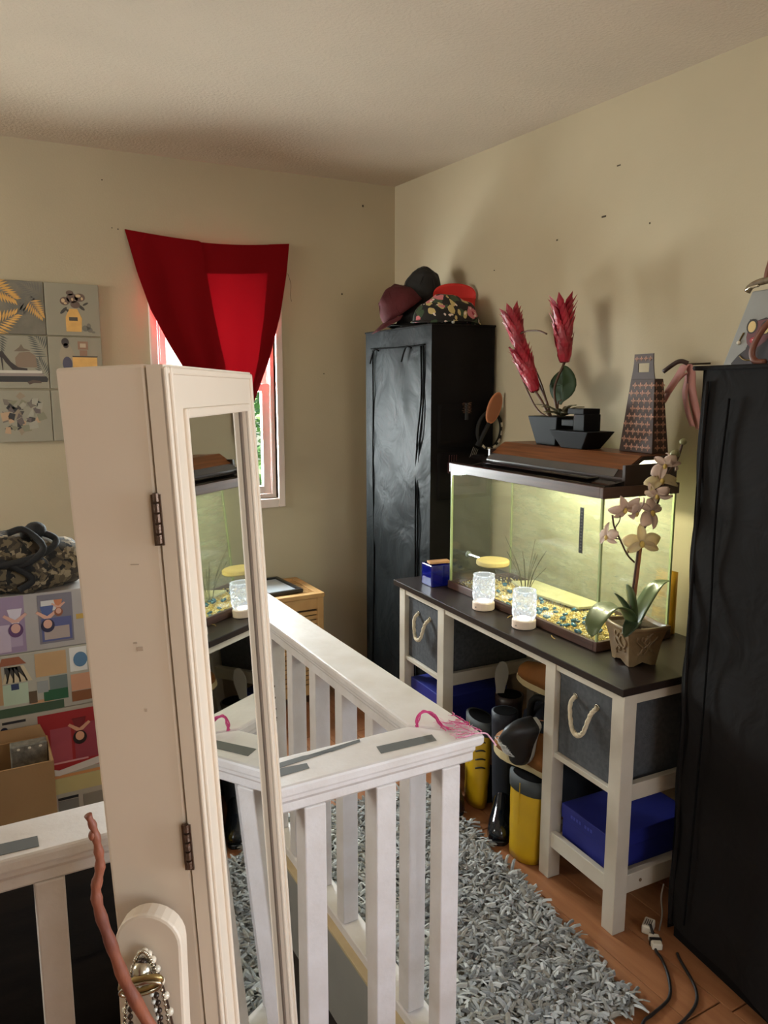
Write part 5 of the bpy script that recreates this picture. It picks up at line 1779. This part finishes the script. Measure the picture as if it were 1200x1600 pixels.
rbh = thing('round_brush', 'small round bristle brush in the wardrobe side pocket', 'hairbrush', (1.858, YP, 1.375))
MB().tube([(0, 0, -0.02), (0, 0, 0.05)], 0.008, 8).build('core', M_blackcap, rbh)
for k in range(40):
    a = k * 2.4
    z = 0.008 + 0.0011 * k
    MB().tube([(0.007 * math.cos(a), 0.007 * math.sin(a), z), (0.020 * math.cos(a), 0.020 * math.sin(a), z + 0.001)], 0.0007, 4).build('bristle', mat('bristle', (118, 84, 60), 0.7) if k == 0 else bpy.data.materials['bristle'], rbh)
fk = thing('wide_comb', 'grey toothed hair pick in the low side pocket of the wardrobe', 'comb', (1.885, YP, 1.185), rot=(0, R(25), 0))
MB().box(-0.014, 0.014, -0.003, 0.003, -0.03, 0.012).build('comb_back', M_blackcap, fk, bevel=0.002)
for k in range(4):
    MB().tube([(-0.011 + k * 0.0075, 0, 0.010), (-0.013 + k * 0.0085, 0, 0.055)], 0.0013, 5).build('tooth', pr((120, 116, 112)), fk)
cr = thing('red_comb', 'dark red comb with upright teeth at the foot of the side pocket', 'comb', (1.79, YP, 1.165))
MB().box(-0.022, 0.022, -0.004, 0.004, -0.03, 0.015).build('comb_back', mat('dark_red_plastic', (60, 16, 22), 0.3), cr, bevel=0.002)
for k in range(4):
    MB().tube([(-0.018 + k * 0.012, -0.001, 0.012), (-0.018 + k * 0.012, -0.003, 0.045)], 0.0018, 5).build('tooth', bpy.data.materials['dark_red_plastic'], cr)

# ------------------------------------------------------------------ handbag on the near wardrobe
HB = Vector((1.735, 1.262, Z2 + 0.003))
hbag = thing('picture_handbag', 'grey trapezoid handbag with a printed woman\'s face on the near wardrobe', 'handbag', HB, R(-8))
M_hb = mat('handbag_grey', (150, 150, 148), 0.45, rgb2=(132, 130, 126), vs=6)
M_hbrown = mat('handbag_handle', (112, 62, 44), 0.45, var=0.1, vs=14)
def hf(y, z):
    """front sheet of the bag leans back a little; y=0 far lower corner, going nearer"""
    return -0.03 + 0.09 * z
b_ = MB()
outl = [(0.060, 0.0), (-0.280, 0.0), (-0.215, 0.185), (-0.005, 0.185)]
b_.add([(hf(0, v), u, v) for u, v in outl] + [(0.07 - 0.10 * v, u, v) for u, v in outl], [(3, 2, 1, 0), (4, 5, 6, 7), (0, 1, 5, 4), (1, 2, 6, 5), (2, 3, 7, 6), (3, 0, 4, 7)])
body = b_.build('bag_body', M_hb, hbag, bevel=0.003)
def hp(name, poly, c, e):
    MB().prism(poly, lambda u, v, d: (hf(u, v) - d, u, v), -0.0003, e).build(name, c if not isinstance(c, tuple) else pr(c), body)
hp('hair_print', [(0.02, 0.0), (0.03, 0.012), (0.010, 0.032), (-0.012, 0.046), (-0.015, 0.060), (-0.010, 0.105), (-0.012, 0.118), (-0.024, 0.110), (-0.060, 0.118), (-0.090, 0.110), (-0.10, 0.0)], (34, 22, 26), 0.0008)
hp('face_print', [(-0.008, 0.075), (-0.012, 0.060), (-0.026, 0.048), (-0.045, 0.048), (-0.070, 0.062), (-0.082, 0.085), (-0.075, 0.114), (-0.035, 0.112), (-0.012, 0.104)], (98, 46, 52), 0.0012)
hp('sunglass_print', ell(-0.022, 0.100, 0.017, 0.018, 16), (30, 24, 24), 0.0016)
hp('lens_print', ell(-0.022, 0.099, 0.012, 0.0135, 16), (206, 178, 120), 0.0020)
hp('sunglass_print', ell(-0.064, 0.094, 0.016, 0.017, 16), (30, 24, 24), 0.0016)
hp('lens_print', ell(-0.064, 0.093, 0.012, 0.0135, 16), (206, 178, 120), 0.0020)
hp('lips_print', ell(-0.034, 0.066, 0.014, 0.0075, 14), (164, 34, 48), 0.0018)
hp('teeth_print', ell(-0.034, 0.067, 0.007, 0.0022, 10), (232, 216, 206), 0.0022)
hp('neck_print', [(-0.012, 0.050), (-0.045, 0.050), (-0.060, 0.0), (-0.003, 0.0), (-0.010, 0.028)], (40, 20, 26), 0.0014)
MB().tube(smooth_path([(hf(0, 0.03) - 0.002, 0.004, 0.030), (hf(0, 0.02) - 0.002, -0.012, 0.020), (hf(0, 0.016) - 0.002, -0.034, 0.018)], 5), 0.0018, 5).build('printed_chain', M_gold, body)
MB().ball((hf(0, 0.065) - 0.003, 0.012, 0.062), 0.0055, 10, 7).build('earring_bead', M_pearl, body, smooth=True)
MB().tube([(hf(0, 0.07) - 0.002, 0.011, 0.068), (hf(0, 0.09) - 0.002, 0.001, 0.086)], 0.002, 5).build('earring_hook', M_gold, body)
zp = MB()
zp.tube(smooth_path([(-0.012, 0.012, 0.186), (-0.010, 0.002, 0.198), (-0.008, -0.03, 0.206), (-0.006, -0.10, 0.208), (-0.006, -0.2, 0.206)], 6), 0.0085, 8)
zp.build('zip_edge', mat('zip_tape', (116, 100, 76), 0.6, var=0.3, vs=90), hbag, smooth=True)
MB().tube(smooth_path([(-0.022, 0.006, 0.188), (-0.026, -0.012, 0.193), (-0.024, -0.034, 0.195)], 5), 0.004, 8).build('zip_pull', M_silver, hbag, smooth=True)
MB().tube(smooth_path([(-0.006, -0.040, 0.205), (-0.004, -0.045, 0.24), (-0.002, -0.062, 0.285), (0, -0.11, 0.305), (-0.002, -0.16, 0.285), (-0.004, -0.178, 0.24), (-0.006, -0.182, 0.205)], 6), 0.0085, 8).build('handle', M_hbrown, hbag, smooth=True)
MB().tube(smooth_path([(-0.030, -0.10, 0.12), (-0.045, -0.076, 0.088), (-0.050, -0.058, 0.052), (-0.050, -0.055, 0.028), (-0.048, -0.066, 0.014), (-0.046, -0.09, 0.012)], 6), 0.0075, 8).build('strap', M_hbrown, hbag, smooth=True)

# ------------------------------------------------------------------ slatted bamboo hamper with frames on it
M_bamboo = wood_mat('bamboo', (196, 156, 100), (174, 132, 80), (1, 1, 1), 9, rough=0.5)
HX0, HX1, HY0, HY1, HH = 1.02, 1.44, 3.20, 3.55, 0.535
hm = thing('bamboo_hamper', 'slatted bamboo laundry hamper under the window', 'hamper', ((HX0 + HX1) / 2, (HY0 + HY1) / 2, 0))
hx, hy = (HX1 - HX0) / 2, (HY1 - HY0) / 2
for sx in (-1, 1):
    for sy in (-1, 1):
        x, y = sx * (hx - 0.02), sy * (hy - 0.02)
        MB().box(x - 0.016, x + 0.016, y - 0.016, y + 0.016, 0, HH - 0.02).build('post', M_bamboo, hm, bevel=0.003)
lidp = MB()
ringbox(lidp, -hx, hx, -hy, hy, 0.035, HH - 0.02, HH)
lid_o = lidp.build('lid_frame', M_bamboo, hm, bevel=0.002)
y = -hy + 0.040
while y < hy - 0.045:
    MB().box(-hx + 0.034, hx - 0.034, y, y + 0.016, HH - 0.016, HH - 0.004).build('slat', M_bamboo, lid_o, bevel=0.001)
    y += 0.024
for (z0, z1) in ((HH - 0.075, HH - 0.022), (0.04, 0.09)):
    MB().box(-hx + 0.036, hx - 0.036, -hy + 0.006, -hy + 0.022, z0, z1).build('front_rail', M_bamboo, hm, bevel=0.002)
    MB().box(hx - 0.022, hx - 0.006, -hy + 0.036, hy - 0.036, z0, z1).build('side_rail', M_bamboo, hm, bevel=0.002)
    MB().box(-hx + 0.006, -hx + 0.022, -hy + 0.036, hy - 0.036, z0, z1).build('side_rail', M_bamboo, hm, bevel=0.002)
z = 0.095
while z < HH - 0.085:
    MB().box(-hx + 0.036, hx - 0.036, -hy + 0.010, -hy + 0.018, z, z + 0.0175).build('slat', M_bamboo, hm, bevel=0.001)
    MB().box(hx - 0.018, hx - 0.010, -hy + 0.036, hy - 0.036, z, z + 0.0175).build('slat', M_bamboo, hm, bevel=0.001)
    z += 0.0225
MB().box(-hx + 0.03, hx - 0.03, -hy + 0.022, hy - 0.03, 0.03, HH - 0.03).build('liner', mat('hamper_liner', (66, 48, 32), 0.9), hm)
M_frame = mat('black_frame', (24, 22, 22), 0.35)
pf = thing('framed_picture', 'black picture frame with pale mat lying on the bamboo hamper', 'picture frame', (1.185, 3.39, HH + 0.001), R(4))
fr_ = MB()
ringbox(fr_, -0.16, 0.16, -0.145, 0.145, 0.018, 0, 0.016)
fr_.build('frame', M_frame, pf, bevel=0.002)
MB().box(-0.143, 0.143, -0.128, 0.128, 0.004, 0.007).build('mat_board', mat('mat_board', (196, 204, 212), 0.3, coat=0.6), pf)
bxk = thing('black_box', 'small black box stacked on the lying picture frame', 'box', (1.10, 3.35, HH + 0.0175), R(-12))
MB().box(-0.075, 0.075, -0.055, 0.055, 0, 0.032).build('box_base', M_frame, bxk, bevel=0.004)
MB().box(-0.072, 0.05, -0.05, 0.05, 0.033, 0.075).build('box_lid', M_frame, bxk, bevel=0.004)

# ------------------------------------------------------------------ shag rug
rug = thing('shag_rug', 'grey shaggy rag rug on the floor between railing and desk', 'rug', (1.09, 1.68, 0), R(-6))
M_rugb = mat('rug_backing', (120, 112, 96), 0.95, var=0.1, vs=30, bump=0.3, bs=200)
RX, RY = 0.30, 0.62
def rug_in(x, y):
    w = Matrix.Rotation(R(-6), 3, 'Z') @ Vector((x, y, 0)) + Vector((1.09, 1.68, 0))
    return w.x > 0.868
poly = [(-0.28, -RY), (RX, -RY + 0.08), (RX, RY), (-0.12, RY)]
# keep the backing clear of the railing's bottom rail
poly = [(-0.155, -RY + 0.035), (RX - 0.005, -RY + 0.115), (RX - 0.01, RY), (-0.285, RY)]
MB().prism(poly, lambda u, v, d: (u, v, d), 0.001, 0.008).build('backing', M_rugb, rug)
M_rug = island_mat('rag_strips', [(166, 168, 167), (136, 138, 138), (188, 190, 188), (112, 113, 111), (152, 152, 147), (142, 138, 129)], 0.9)
pl = MB()
rr = random.Random(21)
cnt = 0
def inside(x, y):
    n = len(poly)
    ok = False
    j = n - 1
    for i in range(n):
        (xi, yi), (xj, yj) = poly[i], poly[j]
        if (yi > y) != (yj > y) and x < (xj - xi) * (y - yi) / (yj - yi) + xi:
            ok = not ok
        j = i
    return ok
while cnt < 6800:
    x, y = rr.uniform(-RX, RX), rr.uniform(-RY, RY)
    if not inside(x, y):
        continue
    a = rr.uniform(0, 2 * PI)
    tilt = rr.uniform(0.2, 1.0)
    L = rr.uniform(0.026, 0.048)
    w = rr.uniform(0.0032, 0.0068)
    d = Vector((math.cos(a), math.sin(a), 0))
    s = Vector((-math.sin(a), math.cos(a), 0))
    up_ = Vector((0, 0, 1))
    twist = rr.uniform(-0.8, 0.8)
    rows = []
    for k in range(4):
        f = k / 3
        el = tilt + (0.9 - 1.5 * f) * 0.5
        p = Vector((x, y, 0.007)) + d * (L * f * math.cos(el)) + up_ * (L * f * math.sin(max(0.08, el)) * 0.75)
        ss = s * math.cos(twist * f) + up_ * math.sin(twist * f)
        rows.append([p - ss * w, p + up_ * w * 0.5, p + ss * w])
    if not rug_in(rows[-1][1].x, rows[-1][1].y):
        continue
    pl.rings(rows, close=False, cap=False)
    cnt += 1
po = pl.build('rag_pile', M_rug, rug, solid=0.0)
po['kind'] = 'stuff'

# ------------------------------------------------------------------ footwear under the desk
M_yel = mat('yellow_rubber', (196, 156, 24), 0.35, var=0.08, vs=8, coat=0.2)
M_brub = mat('black_rubber', (16, 20, 26), 0.12, spec=0.6, bump=0.25, bs=14)
M_lining = mat('boot_lining', (14, 13, 13), 0.95, spec=0.05)
M_gcol = mat('grey_collar', (62, 66, 68), 0.7)
M_suede = mat('tan_suede', (138, 86, 34), 0.8, var=0.12, vs=16)
M_cream = mat('cream_sole', (196, 178, 136), 0.6)
M_brown = mat('dark_brown_leather', (42, 26, 22), 0.4, var=0.2, vs=10)
M_navy = mat('navy_cloth', (24, 30, 44), 0.6, var=0.2, vs=10, bump=0.2, bs=40)
M_wlace = mat('white_lace', (190, 188, 182), 0.7)
M_blk = mat('black_sneaker', (26, 24, 24), 0.5, var=0.15, vs=14)
M_gsole = mat('grey_sole', (150, 146, 136), 0.6)

def foot_mesh(L, W, hs):
    """upper of a shoe, heel at x=0, toe at x=L; hs: list of (f, half width factor, height)"""
    rings = []
    for (f, wf, h) in hs:
        ring = []
        for k in range(14):
            a = PI * k / 13
            x = L * f
            ring.append((x, W / 2 * wf * math.cos(a) * (1 if abs(math.cos(a)) < 0.99 else 1), 0.012 + h * max(0.0, math.sin(a)) ** 0.75))
        rings.append(ring)
    return MB().rings(rings)


def sole_outline(L, W):
    pts = []
    for k in range(24):
        a = 2 * PI * k / 24
        f = 0.5 - 0.5 * math.cos(a)
        w = W / 2 * (0.80 + 0.20 * math.cos(PI * (f - 0.72) * 2.2)) * abs(math.sin(a)) ** 0.45
        pts.append((L * f, w if a < PI else -w))
    return pts[::-1]


def shoe(name, label, loc, rot, m_up, m_sole, L=0.27, W=0.10, shaft=0.0, m_shaft=None, m_collar=None, laces=None, cat='shoe', sole_h=0.018, shaft_r=(0.058, 0.05), toe=None, z0=0.06, fdx=0.0):
    t = thing(name, label, cat, loc, rot=rot)
    MB().prism(sole_outline(L * 1.03, W * 1.06), lambda u, v, d: (u - L * 0.015 + fdx, v, d), 0.0, sole_h).build('sole', m_sole, t, bevel=0.003)
    hs = [(0.0, 0.55, 0.055), (0.03, 0.80, 0.085), (0.12, 0.9, 0.105), (0.28, 0.86, 0.112), (0.40, 0.84, 0.098), (0.52, 0.90, 0.078), (0.66, 1.0, 0.062), (0.80, 0.96, 0.052), (0.92, 0.76, 0.042), (0.99, 0.40, 0.026)]
    MB().add([(x + fdx, y, z + sole_h - 0.012) for x, y, z in (lambda q: q.v)(foot_mesh(L, W, hs))], foot_mesh(L, W, hs).f).build('upper', m_up, t, smooth=True)
    if shaft:
        rings = []
        n = 10
        for j in range(n + 1):
            f = j / n
            z = z0 + (shaft - z0) * f
            rx = shaft_r[0] * (0.95 + 0.12 * f) * (1 + 0.05 * math.sin(j * 2.1))
            ry = shaft_r[1] * (0.85 + 0.20 * f)
            cx = L * 0.20 + 0.012 * f
            rings.append([(cx + rx * math.cos(2 * PI * k / 18), ry * math.sin(2 * PI * k / 18), z) for k in range(18)])
        MB().rings(rings).build('shaft', m_shaft or m_up, t, smooth=True)
        rx, ry = shaft_r[0] * 1.0, shaft_r[1] * 0.98
        MB().prism([(L * 0.20 + 0.012 + rx * 0.93 * math.cos(2 * PI * k / 18), ry * 0.93 * math.sin(2 * PI * k / 18)) for k in range(18)], lambda u, v, d: (u, v, d), shaft - 0.004, shaft + (0.0038 if m_collar else 0.0012)).build('lining', M_lining, t)
        MB().tube([(L * 0.20 + 0.006 - shaft_r[0] * 1.0, 0.0, z0 + 0.02), (L * 0.20 + 0.008 - shaft_r[0] * 1.02, 0.0, shaft - 0.01)], 0.0016, 5).build('back_seam', m_shaft or m_up, t)
        if m_collar:
            rings = []
            for z, e in ((shaft - 0.045, 1.04), (shaft - 0.02, 1.06), (shaft + 0.003, 1.05)):
                rx, ry = shaft_r[0] * 1.07 * e, shaft_r[1] * 1.05 * e
                rings.append([(L * 0.20 + 0.012 + rx * math.cos(2 * PI * k / 18), ry * math.sin(2 * PI * k / 18), z) for k in range(18)])
            MB().rings(rings).build('collar', m_collar, t, smooth=True)
    if laces:
        for k in range(5):
            f = 0.36 + 0.06 * k
            zz = 0.010 + sole_h + 0.100 - 0.10 * (f - 0.36) * 1.35
            MB().tube(smooth_path([(L * f, -0.022, zz - 0.012), (L * f + 0.004, 0, zz), (L * f - 0.004, 0.022, zz - 0.012)], 4), 0.0024, 6).build('lace', laces, t, smooth=True)
        for s in (-1, 1):
            MB().tube(smooth_path([(L * 0.36, 0, sole_h + 0.108), (L * 0.42, 0.030 * s, sole_h + 0.105), (L * 0.52, 0.040 * s, sole_h + 0.070), (L * 0.44, 0.022 * s, sole_h + 0.094), (L * 0.37, 0.002 * s, sole_h + 0.110)], 4), 0.0018, 5).build('lace_loop', laces, t, smooth=True)
    return t


shoe('rain_boot', 'yellow rain boot with grey collar standing beside the near bay leg', (1.440, 1.745, 0.0), (0, 0, R(8)), M_brub, M_brub, 0.17, 0.09, 0.275, M_yel, M_gcol, cat='boot', shaft_r=(0.036, 0.066), z0=0.004, fdx=0.05)
shoe('rubber_boot', 'shiny black rubber boot beside the front yellow rain boot', (1.585, 2.000, 0.0), (0, 0, R(228)), M_brub, M_brub, 0.22, 0.085, 0.40, M_navy, None, cat='boot', shaft_r=(0.042, 0.044))
shoe('rain_boot', 'yellow rain boot with black laces standing farther back under the desk', (1.500, 2.105, 0.0), (0, 0, R(-10)), M_brub, M_brub, 0.17, 0.09, 0.325, M_yel, M_gcol, cat='boot', shaft_r=(0.036, 0.072), z0=0.004, fdx=0.05)
yb = bpy.data.objects['rain_boot.001']
for k in range(4):
    z = 0.16 + k * 0.032
    MB().tube(smooth_path([(0.005, -0.052, z), (0.022, -0.064, z + 0.006), (0.036, -0.068, z + 0.002)], 3), 0.003, 5).build('lace', M_blackcap, yb, smooth=True)
shoe('leather_boot', 'low dark brown leather boot with its toe by the rug', (1.478, 2.205, 0.0), (0, 0, R(246)), M_brown, M_blackcap, 0.18, 0.085, 0.15, M_brown, None, cat='boot', shaft_r=(0.045, 0.04))
shoe('leather_boot', 'tall dark brown boot standing against the far desk bay', (1.735, 2.225, 0.0), (0, 0, R(-80)), M_brown, M_blackcap, 0.16, 0.08, 0.34, M_brown, None, cat='boot', shaft_r=(0.050, 0.05))
shoe('suede_boot', 'tan suede ankle boot with cream sole stacked on the front boots', (1.530, 1.680, 0.282), (0, 0, R(94)), M_suede, M_cream, 0.265, 0.10, 0.15, M_suede, None, cat='boot', sole_h=0.030, shaft_r=(0.055, 0.045))
sx_ = Vector((0.05, 0.42, -0.90)).normalized()
sz_ = Vector((-0.93, 0.05, 0.1))
sz_ = (sz_ - sx_ * sz_.dot(sx_)).normalized()
sy_ = sz_.cross(sx_)
srot = Matrix((sx_, sy_, sz_)).transposed().to_euler()
shoe('canvas_sneaker', 'black sneaker with white laces leaning toe down on the tan boot', (1.480, 1.705, 0.480), tuple(srot), M_blk, M_gsole, 0.185, 0.070, 0, None, None, M_wlace, sole_h=0.014)
# dark cloth bag slumped at the back, carrying a pair of tan shoes
db = thing('dark_cloth_bag', 'slumped dark navy bag filling the back under the desk', 'bag', (1.790, 1.925, 0.0))
def lump2(p):
    n = mnoise.noise(p * 7) * 0.05 + mnoise.noise(p * 16) * 0.02
    q = p * (1 + n / max(0.06, p.length))
    q.z = max(q.z, -0.21) + 0.21
    return q
MB().ball((0, 0, 0), (0.10, 0.185, 0.235), 34, 22, fn=lump2).build('bag_body', M_navy, db, smooth=True)
MB().tube(smooth_path([(-0.08, 0.10, 0.30), (-0.10, 0.06, 0.40), (-0.09, 0.0, 0.42), (-0.10, -0.06, 0.38), (-0.09, -0.10, 0.28)], 6), 0.012, 8).build('bag_handle', M_black, db, smooth=True)
shoe('suede_shoe', 'brown suede shoe with cream sole lying on the dark bag', (1.700, 1.790, 0.447), (0, R(-6), R(96)), M_suede, M_cream, 0.25, 0.095, 0, cat='shoe', sole_h=0.024)
ps_ = thing('pale_insole', 'loose pale insole sticking out of the tall brown boot under the desk', 'insole', (1.742, 2.195, 0.300), rot=(0, 0, R(-25)))
MB().prism([(v * 0.9, 0.001 + u) for u, v in sole_outline(0.165, 0.060)][::-1], lambda u, v, d: (u - 0.03 + 0.06 * v, d, v), -0.003, 0.003).build('insole', mat('pale_insole', (176, 170, 158), 0.75), ps_)

# yellow pouch between the tank and the wall
yp = thing('yellow_pouch', 'bright yellow pouch wedged between the fish tank and the near wardrobe', 'pouch', tw(0.464, 0.305, 0.7155), TH)
MB().rings([[(-0.012 + 0.004 * k, 0.05 * s_, 0.02 * k * 2.4) for s_ in (1,)] + [(-0.014, -0.035 - 0.012 * math.sin(k), 0.05 * k), (0.012, -0.03, 0.05 * k), (0.012, 0.05, 0.05 * k)] for k in range(5)]).build('pouch_body', mat('yellow_cloth', (206, 150, 20), 0.6, var=0.1, vs=10), yp, smooth=True)
dj = thing('dark_bottle', 'dark rounded bottle standing behind the fish tank', 'bottle', tw(0.465, 0.130, 0.7155), TH)
MB().lathe([(0.018, 0), (0.0195, 0.01), (0.0195, 0.12), (0.016, 0.15), (0.008, 0.17), (0.008, 0.20), (0.003, 0.202)], 18).build('bottle_body', mat('dark_glass', (48, 58, 56), 0.2), dj, smooth=True)

# ------------------------------------------------------------------ pink yarn caught on the railing's corner
M_pink = mat('pink_yarn', (204, 70, 130), 0.8)
M_pinkp = mat('pale_pink_fluff', (226, 172, 196), 0.9)
yn = thing('pink_yarn_tuft', 'tangled tuft of pink yarn on the corner of the white railing', 'yarn', (0.86, 1.26, 0.7705))
rr = random.Random(9)
def yw(x, y, z):
    return Vector((x - 0.86, y - 1.26, z))
for k in range(9):                            # the loop that stands up
    j = lambda s=0.004: rr.uniform(-s, s)
    pts = [yw(0.798 + j(), 1.306 + j(), 0.003), yw(0.803 + j(), 1.312 + j(), 0.018 + j()), yw(0.822 + j(), 1.318 + j(), 0.028 + j()), yw(0.842 + j(), 1.306 + j(), 0.020 + j()), yw(0.846 + j(), 1.288 + j(), 0.005), yw(0.850 + j(0.012), 1.268 + j(0.01), 0.003)]
    MB().tube(smooth_path(pts, 6), 0.0010, 4).build('strand', M_pink, yn)
for k in range(46):                           # fluff spreading to the corner
    x, y = rr.uniform(0.835, 0.895), rr.uniform(1.222, 1.320)
    pts = []
    a = rr.uniform(-0.9, -0.2)
    for i in range(5):
        pts.append(yw(min(0.903, max(0.80, x)), min(1.33, max(1.217, y)), 0.002 + 0.004 * rr.random()))
        a += rr.uniform(-0.9, 0.9)
        x += 0.011 * math.cos(a)
        y += 0.011 * math.sin(a)
    MB().tube(smooth_path(pts, 3), 0.0006 if k % 3 else 0.0009, 3).build('strand', M_pinkp if k % 3 else M_pink, yn)
MB().tube(smooth_path([yw(0.888, 1.222, 0.002), yw(0.909, 1.214, 0.001), yw(0.915, 1.205, -0.006), yw(0.924, 1.196, -0.022)], 5), 0.0018, 5).build('strand', M_pinkp, yn)

# ------------------------------------------------------------------ cords and plugs on the floor
M_cord = mat('black_cord', (30, 26, 24), 0.5)
c1 = thing('electric_lead', 'black power cord curving from the white plugs across the floor', 'cord', (1.50, 1.24, 0))
def cwd(p):
    return [Vector((x - 1.50, y - 1.24, z)) for x, y, z in p]
MB().tube(smooth_path(cwd([(1.552, 1.305, 0.03), (1.535, 1.275, 0.012), (1.514, 1.250, 0.0045), (1.500, 1.215, 0.0045), (1.464, 1.163, 0.0045), (1.414, 1.120, 0.0045), (1.341, 1.105, 0.0045), (1.296, 1.095, 0.0045), (1.20, 1.03, 0.0045)]), 6), 0.004, 8).build('cable', M_cord, c1, smooth=True)
c2 = thing('electric_lead', 'black power cord looping out from under the near wardrobe', 'cord', (1.50, 1.10, 0))
MB().tube(smooth_path([Vector((x - 1.50, y - 1.10, 0.0045)) for x, y in ((1.555, 1.215), (1.540, 1.190), (1.503, 1.118), (1.461, 1.078), (1.387, 1.055), (1.30, 1.045), (1.18, 0.99))], 6), 0.004, 8).build('cable', M_cord, c2, smooth=True)
M_plug = mat('white_plug', (214, 206, 190), 0.4)
for i, (x, y, z, a) in enumerate(((1.560, 1.318, 0.0, 0.5), (1.532, 1.268, 0.0, 1.0))):
    t = thing('power_plug', 'white power adapter on the floor %s' % ('nearer the desk leg' if i == 0 else 'with a black band, in front of the other adapter'), 'plug', (x, y, z), a)
    MB().box(-0.022, 0.022, -0.014, 0.014, 0.001, 0.026 - 0.006 * i).build('plug_body', M_plug, t, bevel=0.004)
    for s in (-1, 1):
        MB().box(0.022, 0.034, s * 0.006 - 0.001, s * 0.006 + 0.001, 0.008, 0.014).build('prong', M_silver, t)
    if i == 0:
        for k in range(4):
            MB().box(-0.014, 0.012, -0.009 + 0.005 * k, -0.0065 + 0.005 * k, 0.0255, 0.0264).build('printed_line', pr((70, 66, 62)), t)
    else:
        MB().box(-0.006, 0.004, -0.0155, 0.0155, 0.002, 0.0215).build('cable_band', M_cord, t)
# old phone cable hanging off the near wardrobe
ck = MB().tube(smooth_path([(0, 0, 0.0), (0.004, -0.003, 0.05), (0.002, 0.002, 0.10), (0.006, 0.0, 0.14)], 5), 0.0022, 6).build('cable_tail', mat('grey_cable', (120, 116, 110), 0.5), None, loc=(1.583, 1.300, 0.0035), smooth=True)
tag(ck, 'short grey cable end standing by the foot of the near wardrobe', 'cable')
